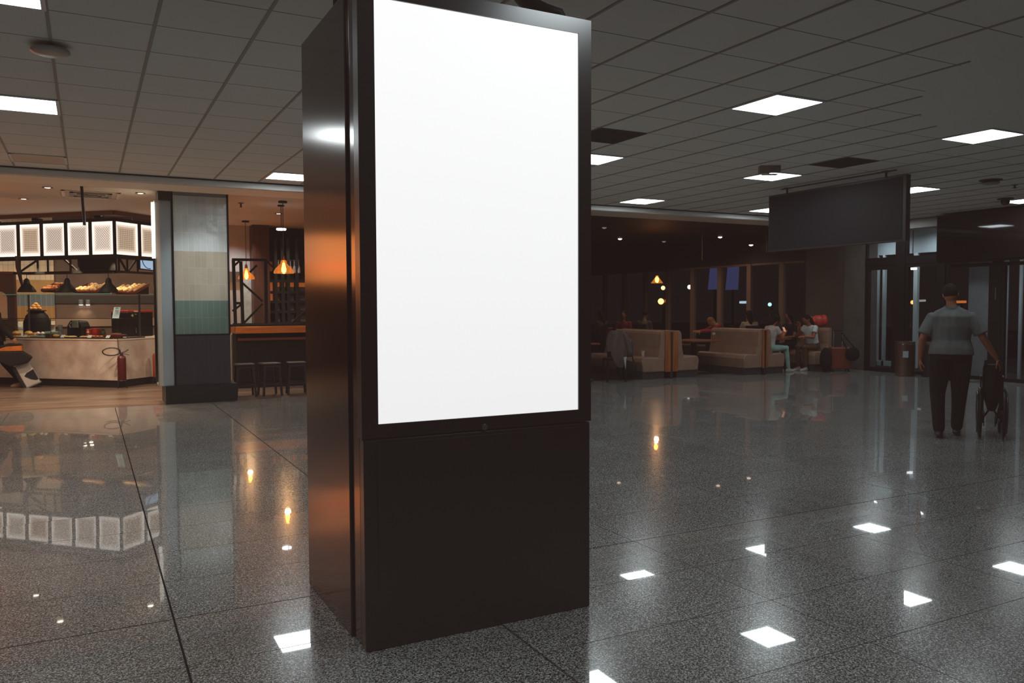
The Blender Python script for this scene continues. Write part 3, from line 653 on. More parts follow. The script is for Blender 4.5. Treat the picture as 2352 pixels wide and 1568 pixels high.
# things inside the case, placed along its left face
ZI = .941
def cp(x, u=.2, z=0): p = hit(x, 770, C0+E2*u, E2); p.z = ZI+z; return p
tealm = M('tray_teal', rgb(120, 160, 160), .35)
def slab_thing(name, lab, cat, x, u, wx, wy, h, m, grp=None, part='body'):
    t = thing(name, lab, cat, cp(x, u), math.atan2(E1.y, E1.x)+PI, grp)
    B().box(-wx/2, wx/2, -wy/2, wy/2, 0, h).build(part, m, t, bevel=min(h, .02)*.3); return t
plate = M('plate_white', rgb(214, 226, 230), .3)
t = slab_thing('serving_tray', 'pale tray carrying two filled buns at the left end of the case', 'tray', 52, .26, .62, .24, .012, plate)
for x, lab in ((38, 'golden filled bun nearest the left end of the case'), (66, 'taller golden filled bun beside the stack of cups')):
    b0 = thing('filled_bun', lab, 'bun', cp(x, .24, .012))
    B().lathe([(.03, 0), (.072, .005), (.078, .02), (.07, .03)], n=18).build('bottom_bun', crust, b0, smooth=True)
    B().lathe([(.07, .03), (.085, .034), (.086, .045), (.07, .052)], n=18).build('filling', M('filling_brown', rgb(120, 56, 26), .5), b0, smooth=True)
    B().lathe([(.072, .052), (.078, .066), (.06, .095), (.03, .11), (.004, .113)], n=18).build('top_bun', crust, b0, smooth=True)
for i, x in enumerate((76, 82, 88)):
    t = thing('pastry_puff', ['left', 'middle', 'right'][i]+' of three small golden puffs behind the filled buns', 'pastry', cp(x-6, .42))
    B().ell((0, 0, .045), .055, .05, .045, 12, 8).build('puff', crust, t, smooth=True, angle=180)
for i, (x, lab) in enumerate(((88, 'pink cup dessert left of the case divider'), (98, 'pink cup dessert touching the case divider'))):
    t = thing('dessert_cup', lab, 'dessert', cp(x, .3))
    B().lathe([(.028, 0), (.04, .07), (.042, .072)], n=16).build('cup', M('cup_pink', rgb(170, 130, 124), .3), t, smooth=True)
    B().lathe([(.040, .072), (.032, .092), (.012, .108), (.003, .11)], n=16).build('cream', M('cream_white', rgb(232, 214, 206), .5), t, smooth=True)
for i, (x, u, lab) in enumerate(((90, .18, 'teal tray below the dessert cups at the case divider'), (123, .42, 'teal tray on the back step right of the case divider'))): slab_thing('serving_tray', lab, 'tray', x, u, .30, .16, .03 if i == 0 else .11, tealm)
t = slab_thing('cake_box', 'small dark brown cake box just right of the case divider', 'box', 116, .22, .12, .14, .075, M('box_brown', rgb(70, 40, 26), .5), part='carton')
t = thing('filled_bun', 'small golden bun beside the brown cake box', 'bun', cp(129, .22))
B().ell((0, 0, .034), .06, .05, .034, 12, 8).build('bun', crust, t, smooth=True, angle=180)
cup = MG('clear_cup', (.80, .86, .90, 1), .1)
for i in range(4):
    t = thing('plastic_cup', ['lowest', 'second lowest', 'second highest', 'topmost'][i]+' clear plastic cup in the stack inside the case', 'cup', cp(139, .3, .052*i), 0)
    B().skin([B().ring((0, 0, z), Vector((r, 0, 0)), Vector((0, r, 0)), 16) for r, z in ((.034, 0), (.045, .09))], False).lathe([(.034, 0), (.034, .004)], n=16).build('cup', M('cup_frost', rgb(120, 126, 130), .3), t, smooth=True)
for i, (x, m) in enumerate(((150, pale), (160, crust), (168, pale), (192, pale), (198, crust))):
    t = thing('flat_pastry', ['flat pale pastry right of the plastic cups', 'flat golden pastry second from the plastic cups', 'flat pale pastry in front of the coffee machine', 'flat pale pastry right of the coffee machine', 'flat golden pastry next to the red gift boxes'][i], 'pastry', cp(x, .2))
    B().ell((0, 0, .018), .07, .05, .018, 12, 6).build('pastry', m, t, smooth=True, angle=180)
slab_thing('serving_tray', 'long black tray holding golden pastry strips below the red boxes', 'tray', 222, .22, .50, .2, .012, MATS['tray_dark'])
for i, x in enumerate((206, 215, 224, 233)):
    t = thing('pastry_strip', ['first', 'second', 'third', 'fourth'][i]+' orange pastry strip from the left on the black tray', 'pastry', cp(x, .2, .012), 2.2)
    B().ell((0, 0, .016), .045, .03, .016, 10, 6).build('strip', M('pastry_orange', rgb(226, 130, 60), .5), t, smooth=True, angle=180)
redb = M('gift_red', rgb(160, 44, 34), .4)
for i, (x, lab) in enumerate(((208, 'red gift box with a white bow in the display case'), (223, 'plain red gift box right of the bowed one'))):
    t = thing('gift_box', lab, 'gift box', cp(x, .40), math.atan2(E1.y, E1.x)+PI)
    B().box(-.052, .052, -.06, .06, 0, .165).build('box', redb, t, bevel=.004)
    if i == 0: B().box(-.008, .008, -.0615, -.0605, .0, .16).ell((0, -.066, .10), .03, .008, .018, 10, 6).build('ribbon', M('ribbon_white', rgb(225, 205, 195), .4), t)
    else: B().box(-.054, .054, -.062, .062, .165, .178).build('lid', M('lid_pink', rgb(196, 70, 60), .4), t)
t = thing('green_jar', 'dark green jar right of the red gift boxes', 'jar', cp(237, .44))
B().lathe([(.04, 0), (.045, .01), (.045, .12), (.03, .14)], n=16).build('jar', M('jar_green', rgb(30, 60, 40), .25), t, smooth=True); B().lathe([(.032, .14), (.032, .16)], n=16).build('lid', black, t)
# long dark red cake tray in the rounded corner of the case
cc = cp(268, .30)
t = thing('cake_slab', 'dark red slab cake in the corner of the display case', 'cake', cc, math.atan2(E1.y, E1.x)+PI)
B().box(-.24, .16, -.08, .10, 0, .07).build('cake', M('cake_red', rgb(92, 30, 24), .35), t, bevel=.015)
B().box(-.10, .06, -.02, .06, .072, .088).build('topping', M('cake_top', rgb(150, 106, 84), .5), t, bevel=.004)
card = M('price_card', rgb(220, 226, 232), .4)
for i, x in enumerate((57, 143, 205, 247, 312)):
    u = .10
    p = cp(x, u) if x < 300 else fr(.33, .12, ZI)
    t = thing('price_card', ['blank price card in front of the filled buns', 'blank price card under the plastic cups', 'blank price card below the red gift boxes', 'blank price card before the dark red cake', 'blank price card right of the cake by the case end'][i], 'price card', p, math.atan2(E1.y, E1.x)+PI if x < 300 else math.atan2(E2.y, E2.x))
    B().skin([[Vector((-.045, -.01, 0)), Vector((.045, -.01, 0)), Vector((.045, .03, .055)), Vector((-.045, .03, .055))], [Vector((-.045, -.008, 0)), Vector((.045, -.008, 0)), Vector((.045, .032, .055)), Vector((-.045, .032, .055))]]).build('card', card, t)
# glass cake stand with domed lid behind the buns
p = hit(40, 770, C0+E2*.66, E2); p.z = .927
t = thing('cake_stand', 'glass cake stand with a knobbed domed lid at the left end of the counter', 'cake stand', p)
B().lathe([(.09, 0), (.09, .01), (.02, .03), (.02, .13), (.15, .145), (.15, .155)], n=22).build('stand', M('stand_grey', rgb(150, 148, 142), .2), t, smooth=True)
B().lathe([(.14, .156), (.14, .20), (.10, .25), (.03, .27), (.03, .28)], n=22).build('dome', M('dome_milky', rgb(166, 160, 150), .2), t, smooth=True)
B().lathe([(.018, .28), (.018, .31), (.04, .33), (.035, .36), (.004, .38)], n=14).build('knob', M('knob_steel', rgb(190, 190, 186), .2, .8), t, smooth=True)
# coffee machine behind the case
p = hit(181, 770, C0+E2*.68, E2); p.z = .927
t = thing('coffee_machine', 'black rounded coffee machine with a grey front plate behind the case', 'coffee machine', p, math.atan2(E1.y, E1.x)+PI)
B().prism([(-.20, 0), (.20, 0), (.19, .22), (.14, .33), (-.10, .35), (-.18, .24)], (0, -.12, 0), (1, 0, 0), (0, 0, 1), (0, .24, 0)).build('body', M('machine_black', (.008, .0075, .0075, 1), .45, spec=.3), t, bevel=.03, seg=3)
B().prism([(-.03, .20), (.13, .20), (.12, .34), (-.02, .34)], (0, -.145, 0), (1, 0, 0), (0, 0, 1), (0, .02, 0)).build('front_plate', M('plate_grey', rgb(140, 156, 160), .35), t, bevel=.004)
B().tube([(-.04, -.15, .20), (-.06, -.17, .25), (-.02, -.17, .30)], .012, 8).build('steam_pipe', M('knob_steel'), t, smooth=True)
B().box(-.10, .10, -.16, -.06, .0, .02).build('drip_tray', M('machine_black'), t)
# pale paper menu standing on top of the case
p = fr(.20, .07, zt+.006)
a0, a1, a2, a3 = (hit(x, y, C0+E2*.2, E2) for x, y in ((257.5, 730.5), (273, 730.5), (277, 705), (262, 705)))
t = thing('paper_menu', 'pale blue paper menu card leaning on top of the display case', 'menu card', a0)
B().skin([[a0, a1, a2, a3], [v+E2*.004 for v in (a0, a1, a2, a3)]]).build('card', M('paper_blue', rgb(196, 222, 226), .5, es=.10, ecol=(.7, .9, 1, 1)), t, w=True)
ln = B()
for i in range(5):
    f_ = .2+.12*i; s_ = a0.lerp(a3, f_); e_ = a1.lerp(a2, f_); ln.bar(s_.lerp(e_, .2)-E2*.002, s_.lerp(e_, .8)-E2*.002, .003, .006)
s_, e_ = a0.lerp(a3, .9), a1.lerp(a2, .9); ln.bar(s_.lerp(e_, .3)-E2*.002, s_.lerp(e_, .7)-E2*.002, .003, .012)
ln.build('text_lines', M('ink_grey', rgb(80, 96, 104), .6), t, w=True)
# black drinks cooler with red top at the right end
q0 = fr(.46, .62, .927)
pL, pR = hit(295, 770, q0, E1), hit(352, 770, q0, E1)
pL.z = pR.z = .927; w_ = (pR-pL).length
t = thing('drink_cooler', 'black counter cooler with a bright red header beside the grey pilaster', 'cooler', pL, math.atan2(E2.y, E2.x))
B().box(0, w_, 0, .42, 0, .50).build('cabinet', M('cooler_black', (.007, .0065, .007, 1), .4, spec=.3), t, bevel=.012)
B().box(.0, w_, -.006, .42, .502, .54).build('header', M('cooler_red', rgb(190, 52, 30), .4), t, bevel=.006)
B().box(w_*.22, w_*.38, -.010, -.004, .505, .535).build('header_label', M('label_cream', rgb(230, 220, 190), .4), t)
B().prism([(.08, .44), (.13, .47), (.16, .42), (.12, .41)], (0, -.004, 0), (1, 0, 0), (0, 0, 1), (0, .003, 0)).box(.19, .24, -.004, -.001, .455, .468).build('white_motif', M('motif_white', rgb(205, 205, 200), .4), t)
B().box(.11, .22, -.004, -.001, .375, .385).build('red_motif', M('cooler_red'), t)
B().tube([(.21, -.006, .08), (.19, -.022, .10), (.19, -.022, .16), (.21, -.006, .18)], .008, 8).build('handle', M('knob_steel'), t, smooth=True)
t = thing('tray_stack', 'flat dark serving tray below the cooler near the case end', 'tray', fr(.55, .14, ZI), math.atan2(E2.y, E2.x))
B().box(-.16, .16, -.07, .07, 0, .014).build('tray', M('tray_grey', rgb(110, 100, 92), .35), t, bevel=.004)
# two small wall washers on the back wall
sw = None
for x, lab in ((186, 'left of two small lit wall washers on the brown back wall'), (202, 'right of two small lit wall washers on the brown back wall')):
    p = py(x, 700, YB-.04)
    if sw is None:
        sw = thing('wall_washer', lab, 'wall lamp', p); 
        B().lathe([(.05, 0), (.05, .10), (.03, .12)], (0, -.03, 0), 14).build('housing', M('washer_steel', rgb(130, 136, 140), .3, .5), sw, smooth=True)
        B().lathe([(.04, -.004), (.04, -.001)], (0, -.03, 0), 14).build('glow', glow, sw)
    else: dup(sw, p, label=lab)
    lamp('SPOT', (p.x, p.y-.04, p.z-.01), 6, (1, .82, .55), .03, spot=1.6, blend=.6)
# ---------------------------------------------------------------- fire extinguishers
redx = M('extinguisher_red', rgb(80, 13, 11), .4)
def extinguisher(p, lab, m, hose):
    t = thing('fire_extinguisher', lab, 'fire extinguisher', p, group='fire extinguishers standing at the counter')
    B().lathe([(.072, .14), (.076, .15), (.076, .56), (.066, .60), (.035, .625), (.025, .63)], n=24).build('cylinder', m, t, smooth=True)
    B().lathe([(.022, .625), (.03, .64), (.03, .665), (.018, .68)], n=14).build('valve', M('valve_black', (.02, .018, .016, 1), .35), t, smooth=True)
    B().tube([(.0, 0, .672), (.06, -.01, .69), (.12, -.02, .735)], .009, 8).build('lever', M('valve_black'), t, smooth=True)
    B().tube([(.0, 0, .655), (.07, -.01, .65), (.13, -.02, .63)], .009, 8).build('grip', M('valve_black'), t, smooth=True)
    f = B(); f.tube([(math.cos(a)*.082, math.sin(a)*.082, .145) for a in [2*PI*i/20 for i in range(21)]], .006, 6)
    for a in (-2.4, -.7, .8, 2.4): f.tube([(math.cos(a)*.082, math.sin(a)*.082, .145), (math.cos(a)*.105, math.sin(a)*.105, .0)], .006, 6)
    f.build('stand', M('valve_black'), t)
    if hose:
        pts = [(-.02, -.02, .66)]+[(-.17+.15*math.cos(a), -.03, .70+.072*math.sin(a)) for a in [PI*.1+2*PI*i/22*.86 for i in range(23)]]
        B().tube(pts, .013, 8).build('hose', M('hose_black', (.022, .018, .016, 1), .4), t, smooth=True)
        B().tube([(-.035, .05, .64), (-.06, .08, .95)], .005, 6).build('tag_cord', M('valve_black'), t)
    return t
extinguisher((.555, 16.98, 0), 'dark red fire extinguisher with a looped hose at the corner of the marble counter', redx, True)
extinguisher((1.205, 17.58, 0), 'bright red reflection of a fire extinguisher, built solid, half hidden behind the grey pilaster', M('extinguisher_orange', rgb(150, 62, 42), .4), False)  # solid copy standing in for a mirrored extinguisher
# ================================================================ bar right of the pillar
YBAR = 15.6
orange = M('bar_top_timber', rgb(186, 104, 36), .28, c2=rgb(150, 76, 24), scale=5, detail=5, stretch=(.4, 6, 6))
bar = thing('bar_counter', 'dark bar counter with a thick orange timber top beside the tiled pillar', 'bar counter', (2.42, YBAR, 0))
B().box(0.0, 2.7, 0, .62, 1.035, 1.165).build('timber_top', orange, bar, bevel=.008)
B().box(.02, 2.7, .12, .55, .13, 1.03).build('front_panel', M('bar_black', (.009, .008, .0075, 1), .7, spec=.15), bar)
B().box(.06, 2.7, .10, .125, .90, .945).build('lower_rail', M('rail_orange', rgb(120, 48, 20), .4), bar)
B().box(.05, 2.7, .2, .5, 0, .13).build('kick_plinth', MATS['plinth_black'], bar)
B().box(-.20, 2.7, .02, .1, 1.168, 1.21).build('rear_ledge', black, bar)
st_m = M('stool_brown', rgb(46, 27, 21), .55, c2=rgb(36, 21, 17), scale=6)
st = None
for i, x in enumerate((2.36, 2.78, 3.24)):
    if st is None:
        st = thing('bar_stool', 'dark wooden bar stool next to the black pillar plinth', 'stool', (x, 14.36, 0), group='low wooden stools in front of the bar')
        B().box(-.16, .16, -.15, .15, .53, .565).build('seat', st_m, st, bevel=.012)
        for sx_ in (-1, 1):
            for sy_ in (-1, 1): B().skin([[Vector((sx_*(.125+k*.035)+dx, sy_*(.115+k*.03)+dy, .53*(1-k))) for dx, dy in ((-.017, -.017), (.017, -.017), (.017, .017), (-.017, .017))] for k in (0, 1)]).build('leg', st_m, st)
        for y in (-.132, .132): B().bar((-.14, y, .2), (.14, y, .2), .02, .03).build('stretcher', st_m, st)
        B().box(-.15, .15, -.135, -.115, .49, .53).box(-.15, .15, .115, .135, .49, .53).build('apron', st_m, st)
    else: dup(st, (x, 14.36, 0), rz=(.15 if i == 1 else -.1), label=['', 'dark wooden bar stool in the middle of the row at the bar', 'dark wooden bar stool cut off by the left edge of the kiosk'][i])
# pendants
def amber_shell():
    m = MG('amber_shell', (1, .46, .10, 1), .1, 1.7); nt = m.node_tree; N = nt.nodes; L = nt.links
    e = N.new('ShaderNodeEmission'); e.inputs[0].default_value = (1, .36, .06, 1); e.inputs[1].default_value = .28
    a = N.new('ShaderNodeAddShader'); o = N['Material Output']; s0 = o.inputs[0].links[0].from_socket
    L.new(s0, a.inputs[0]); L.new(e.outputs[0], a.inputs[1]); L.new(a.outputs[0], o.inputs[0]); return m
shade_m = amber_shell()
def pendant(p, drop, s, lab):
    t = thing('amber_pendant', lab, 'pendant lamp', p, group='amber glass pendants over the bar')
    B().lathe([(.075, 0), (.075, -.03)], n=18).build('canopy', black, t)
    B().tube([(0, 0, -.03), (0, 0, -drop+.30*s)], .006, 6).build('cord', M('cord_brown', (.03, .02, .015, 1), .5), t)
    prof = [(.03, .235), (.05, .215), (.055, .175), (.085, .14), (.135, .095), (.165, .045), (.172, .015), (.165, 0)]
    B().skin([B().ring((0, 0, -drop+z*s), Vector((r*s, 0, 0)), Vector((0, r*s, 0)), 26) for r, z in prof], False).build('glass_shade', shade_m, t, smooth=True)
    B().lathe([(.03, .23), (.028, .29), (.012, .32)], (0, 0, -drop), 14).build('socket', M('copper', rgb(150, 76, 40), .3, .8), t, smooth=True) if s == 1 else None
    B().lathe([(.004, .02), (.035, .05), (.042, .09), (.03, .14), (.018, .2)], (0, 0, -drop-.015), 14).build('bulb', M('bulb_hot', (1, 1, 1, 1), .5, es=22, ecol=(1, .62, .22, 1)), t, smooth=True)
    lamp('POINT', p+Vector((0, 0, -drop-.06)), 11, (1, .55, .22), .05)
    return t
p1 = pz(650, 462, ZK); b1 = py(652, 628, p1.y); pendant(Vector((b1.x, p1.y, ZK)), ZK-b1.z, 1, 'amber glass pendant lamp nearer the kiosk, glowing above the bar')
p2 = pz(565, 507, ZK); b2 = py(566, 641, p2.y); pendant(Vector((b2.x, p2.y, ZK)), ZK-b2.z, 1, 'amber glass pendant lamp in front of the diagonal black steel frame')
# white disc pendant
pw = py(646, 526, 14.9)
t = thing('disc_pendant', 'white glowing disc pendant lamp high above the bar', 'pendant lamp', (pw.x, 14.9, ZK))
B().lathe([(.06, 0), (.06, -.025)], n=16).build('canopy', black, t); B().tube([(0, 0, -.02), (0, 0, pw.z-ZK+.02)], .006, 6).build('cord', black, t)
B().lathe([(.02, .03), (.06, .02), (.085, .0), (.08, -.012)], (0, 0, pw.z-ZK), 20).build('shade', black, t, smooth=True)
B().lathe([(.08, -.013), (.07, -.02)], (0, 0, pw.z-ZK), 20).lathe([(.084, .01), (.086, -.012)], (0, 0, pw.z-ZK), 20).build('glow', M('disc_glow', (1, 1, 1, 1), .5, es=9, ecol=(.85, .94, 1, 1)), t)
lamp('SPOT', (pw.x, 14.9, pw.z-.04), 25, (.85, .93, 1), .05, spot=2.6, blend=1)
# steel frame partition on the bar
YT = 16.15
def tp(x, y): return py(x, y, YT)
t = thing('steel_frame', 'black steel lattice frame with diagonal braces standing behind the bar top', 'frame', (2.5, YT, 1.17))
f = B(); w_ = .055
for a, b in (((536, 597), (541, 748)), ((553, 600), (558, 748)), ((610, 600), (612, 748))): f.bar(tp(*a), tp(*b), w_)
for a, b in (((533, 596), (612, 597)), ((536, 696), (556, 696)), ((535, 745), (706, 745))): f.bar(tp(*a), tp(*b), .05)
f.build('frame', M('lattice_black', (.010, .009, .0085, 1), .7, spec=.15), t, w=True)
for a, b in (((534, 614), (550, 599)), ((534, 714), (556, 698)), ((574, 625), (590, 609)), ((553, 646), (603, 692)), ((603, 697), (558, 744)), ((610, 598), (634, 620)), ((700, 715), (668, 744))): B().bar(tp(*a), tp(*b), .036).build('brace', M('lattice_black'), t, w=True)
# walls behind the bar
struct(B().box(2.6, 3.35, 19.1, 19.2, 0, ZK).build('wall_bar', M('bar_wall_grey', rgb(176, 170, 166), .5, c2=rgb(160, 154, 150), scale=2)))
struct(B().box(3.08, 3.36, 18.98, 19.1, 0, 2.35).build('trim_6', M('concrete_pale', rgb(176, 186, 186), .6, c2=rgb(150, 158, 158), scale=9)))
struct(B().box(2.7, 3.3, 18.99, 19.09, 2.1, 2.32).build('trim_7', M('lintel_brown', rgb(70, 58, 52), .5)))
struct(B().box(3.3, 3.66, 18.7, 19.1, 0, ZK).build('trim_8', M('post_brown', rgb(74, 40, 26), .5, c2=rgb(54, 30, 20), scale=6, stretch=(3, 3, .3))))
struct(B().box(3.66, 5.2, 19.3, 19.4, 0, ZK).build('wall_backbar', M('backbar_black', (.013, .011, .010, 1), .6)))
struct(B().box(5.1, 5.2, 14.3, 26, 0, ZK).build('wall_bar_end', M('backbar_black')))
t = thing('bar_shelving', 'tall black bar shelving with orange and grey backlit openings', 'shelving', (3.66, 18.9, 0))
q = lambda x, y: py(x, y, 18.9)
f = B()
for x in (606, 633, 649, 662, 682): a = q(x, 640); f.box(a.x-.035, a.x+.035, 18.87, 19.1, 1.0, 3.1)
for y in (645, 671, 693, 716, 742): a = q(640, y); f.box(3.66, 4.75, 18.88, 19.1, a.z-.03, a.z+.03)
f.build('lattice', M('backbar_black'), t, w=True)
B().box(3.7, 4.75, 19.08, 19.12, q(640, 658).z, q(640, 645).z).box(3.7, 3.84, 19.08, 19.12, q(640, 694).z, q(640, 658).z).build('orange_panel', M('panel_orange', rgb(190, 70, 28), .5, es=.22, ecol=(1, .25, .05, 1)), t, w=True)
B().box(3.84, 4.75, 19.08, 19.12, q(640, 742).z, q(640, 658).z).build('grey_panel', M('panel_taupe', rgb(150, 134, 126), .5), t, w=True)
B().box(3.72, 4.0, 19.06, 19.1, q(640, 622).z, q(640, 600).z).build('amber_panel', M('panel_rust', rgb(130, 50, 24), .5, es=.06, ecol=(1, .25, .05, 1)), t, w=True)
bt = None
for i, x in enumerate((640, 667, 676, 686)):
    a = q(x, 617)
    if bt is None:
        bt = thing('hanging_glass', 'clear stem glass hanging left of the brighter amber pendant', 'glass', a, group='stem glasses hanging in the bar shelving')
        B().lathe([(.05, .20), (.012, .18), (.01, .08), (.03, .04), (.045, -.05), (.04, -.1)], n=14).build('glass', M('stem_glass', rgb(205, 210, 214), .06, .4), bt, smooth=True)
    else: dup(bt, a, label='clear stem glass hanging %s right of the brighter amber pendant' % ['', 'first', 'second', 'third'][i])

for x_ in (114, 198, 288):
    c = hit(x_, 660, C0+E2*.3, E2); aim(lamp('SPOT', Vector((c.x, c.y, 2.42))-E2*.42, 26, (1, .80, .50), .03, spot=.95, blend=.7), (c.x, c.y, 1.88))  # spots added with no fixture to brighten the bread trays

lamp('SPOT', (2.95, 18.3, ZK-.04), 90, (.95, .97, 1), .05, rot=(.35, 0, 0), spot=1.5, blend=1)  # added spot without a fixture, brightens the grey bar wall
lamp('SPOT', (4.1, 18.3, ZK-.3), 14, (1, .8, .66), .05, rot=(.5, 0, 0), spot=1.6, blend=1)  # added spot without a fixture, brightens the bar shelving
# ================================================================ dining area (right)
stonefl = M('dining_floor', rgb(58, 50, 47), .16, c2=rgb(44, 38, 36), scale=5)
struct(B().quad((5.2, YP-.02, 0), (17.5, YP-.02, 0), (17.5, 26, 0), (5.2, 26, 0)).build('floor', stonefl))
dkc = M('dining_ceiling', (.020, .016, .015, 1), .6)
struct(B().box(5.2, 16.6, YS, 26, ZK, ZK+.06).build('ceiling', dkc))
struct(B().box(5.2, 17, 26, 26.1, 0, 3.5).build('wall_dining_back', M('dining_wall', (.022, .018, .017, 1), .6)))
# window wall with mullions, night outside
frm = M('window_frame', rgb(132, 106, 92), .5)
zw = 2.645
wg = struct(B().box(XW-.02, XW+.06, 14.62, 26, zw, ZK).build('wall_window_header', M('header_dark', (.030, .024, .022, 1), .55)))
sill = struct(B().box(XW-.02, XW+.06, 14.62, 26, 0, .32).build('wall_window_sill', M('header_dark')))
pane = MG('window_pane', (.85, .87, .9, 1), .03)
ys = [14.62]+[15.4+1.166*i for i in range(10)]
for i in range(len(ys)-1):
    a, b_ = ys[i], ys[i+1]
    w_ = struct(B().box(XW-.055, XW+.06, b_-.075, b_+.075, .32, zw).build('window_%d' % (i+1), frm))
    B().box(XW-.02, XW+.04, a+.06, b_-.06, .32, .37).box(XW-.02, XW+.04, a+.06, b_-.06, zw-.05, zw).build('window_frame', frm, w_)
    B().quad((XW+.01, a+.05, .36), (XW+.01, b_-.05, .36), (XW+.01, b_-.05, zw-.04), (XW+.01, a+.05, zw-.04)).build('pane', pane, w_)
# night outside: apron, a lit hoarding, lamps
struct(B().quad((XW+.4, -5, -.4), (60, -5, -.4), (60, 70, -.4), (XW+.4, 70, -.4)).build('ground_outside', M('asphalt_night', (.015, .014, .014, 1), .6)))
for i, (a, lab) in enumerate((((1640, 634), 'left of two blue lit panels outside the dining windows'), ((1681, 634), 'right of two blue lit panels outside the dining windows'))):
    p = px(a[0], a[1], 26.0)
    t = thing('blue_panel', lab, 'lit panel', (p.x, p.y, p.z))
    B().prism([(-.42, -.62), (.36, -.62), (.42, .55), (-.26, .6)], (0, 0, 0), (0, -1, 0), (0, 0, 1), (.05, 0, 0)).build('panel', M('hoarding_blue', (.02, .02, .06, 1), .5, es=.085, ecol=(.32, .38, 1, 1)), t)
    B().tube([(.06, 0, -.62), (.06, 0, -p.z-.4)], .06, 8).build('mast', MATS['frame_black'], t)
def outlamp(x, y, X, rr, col, es, lab, bar=0):
    p = px(x, y, X); t = thing('outdoor_lamp', lab, 'outdoor lamp', (p.x, p.y, p.z))
    if bar: B().tube([(0, -bar/2, 0), (0, bar/2, 0)], rr, 10).build('tube', M('lamp_out_%d' % len(MATS), (1, 1, 1, 1), .5, es=es, ecol=col), t)
    else: B().ell((0, 0, 0), rr, rr, rr, 12, 8).build('globe', M('lamp_out_%d' % len(MATS), (1, 1, 1, 1), .5, es=es, ecol=col), t)
    B().tube([(.12, 0, 0), (.12, 0, -p.z-.4)], .05, 8).tube([(0, 0, 0), (.12, 0, 0)], .02, 6).build('mast', MATS['frame_black'], t)
outlamp(1768, 699, 24, .075, (.5, .9, .95, 1), 1.4, 'small cyan lamp outside the window left of the concrete wall')
outlamp(1711, 694, 24, .05, (.6, .8, .9, 1), .8, 'short pale tube lamp outside behind the striped shirt diner', .55)
outlamp(1518, 692, 22, .13, (1, .5, .16, 1), 3, 'largest orange glow outside the dining windows')  # this and the next globes stand in for glows partly mirrored in glass
outlamp(1523, 661, 22, .09, (1, .7, .3, 1), 2.2, 'small yellow glow above the large orange glow outside')
outlamp(1584, 659, 22, .09, (1, .86, .7, 1), 2.4, 'white glow outside the window beside the second bench')
outlamp(1531, 691, 22, .09, (1, .2, .05, 1), .5, 'dim red glow touching the large orange glow outside')
# dark ceiling downlights of the dining area
dd = None
for (x, y), lab in {(1424, 547): 'small warm downlight in the dark dining ceiling, nearest the kiosk', (1654, 543): 'small downlight in the dark dining ceiling above the window posts', (1725, 561): 'small downlight in the dark ceiling beside the hanging sign', (1388, 521): 'dim downlight in the dark ceiling by the kiosk edge', (1525, 553): 'dim downlight in the middle of the dark dining ceiling'}.items():
    p = pz(x, y, ZK)
    if p.x > 15.9: p = EYE+(p-EYE)*(15.7-0)/(p.x)
    dim = lab.startswith('dim'); t = thing('downlight', lab, 'downlight', p)
    B().lathe([(.09, -.001), (.09, -.01), (.06, -.012)], n=16).build('ring', MATS['frame_black'], t)
    B().lathe([(.055, -.011), (.05, -.03), (.01, -.045)], n=16).build('glow', M('dl_dim', (1, 1, 1, 1), .5, es=.14, ecol=(1, .85, .7, 1)) if dim else M('dl_warm', (1, 1, 1, 1), .5, es=3, ecol=(1, .75, .6, 1)), t)
for x0, y0, x1, y1, lab in ((1613, 520, 1611, 598, 'thin pale rod hanging in the dark dining area between benches'), (1761, 531, 1760, 578, 'thin pale rod hanging in the dark dining area beside the sign')):
    p = pz(x0, y0, ZK); b_ = py(x1, y1, p.y); t = thing('hanging_rod', lab, 'rod', p)
    B().tube([(0, 0, 0), (0, 0, b_.z-p.z)], .012, 8).lathe([(.03, -.004), (.03, 0)], n=10).build('rod', M('rod_copper', rgb(120, 84, 70), .3, .6), t)
# cone pendant over the dining tables
p = py(1509, 645, 17.0)
t = thing('cone_pendant', 'small amber cone pendant glowing in front of the dark dining windows', 'pendant lamp', (p.x, 17.0, ZK))
dz = p.z-ZK
B().tube([(0, 0, 0), (0, 0, dz+.14)], .006, 6).build('cord', black, t); B().lathe([(.05, 0), (.05, -.02)], n=14).build('canopy', black, t)
B().skin([B().ring((0, 0, dz+z), Vector((r, 0, 0)), Vector((0, r, 0)), 20) for r, z in ((.03, .14), (.05, .09), (.16, -.06))], False).build('shade', MATS['amber_shell'], t, smooth=True)
B().ell((0, 0, dz+.03), .05, .05, .075, 12, 8).build('bulb', MATS['bulb_hot'], t, smooth=True)
lamp('POINT', (p.x, 17.0, p.z-.13), 6, (1, .6, .3), .06)
# soft spots over the booths, no fixture modelled
for x, y, e_ in ((10.2, 14.6, 26), (12.2, 14.4, 19), (14.3, 14.2, 24)): lamp('SPOT', (x, y, ZK-.04), e_, (1, .70, .50), .06, spot=2.0, blend=1)
for x, y, e_ in ((15.0, 16.6, 40), (12.9, 18.25, 30), (14.5, 18.4, 45)): lamp('SPOT', (x, y, ZK-.06), e_, (1, .72, .52), .06, spot=2.6, blend=1)
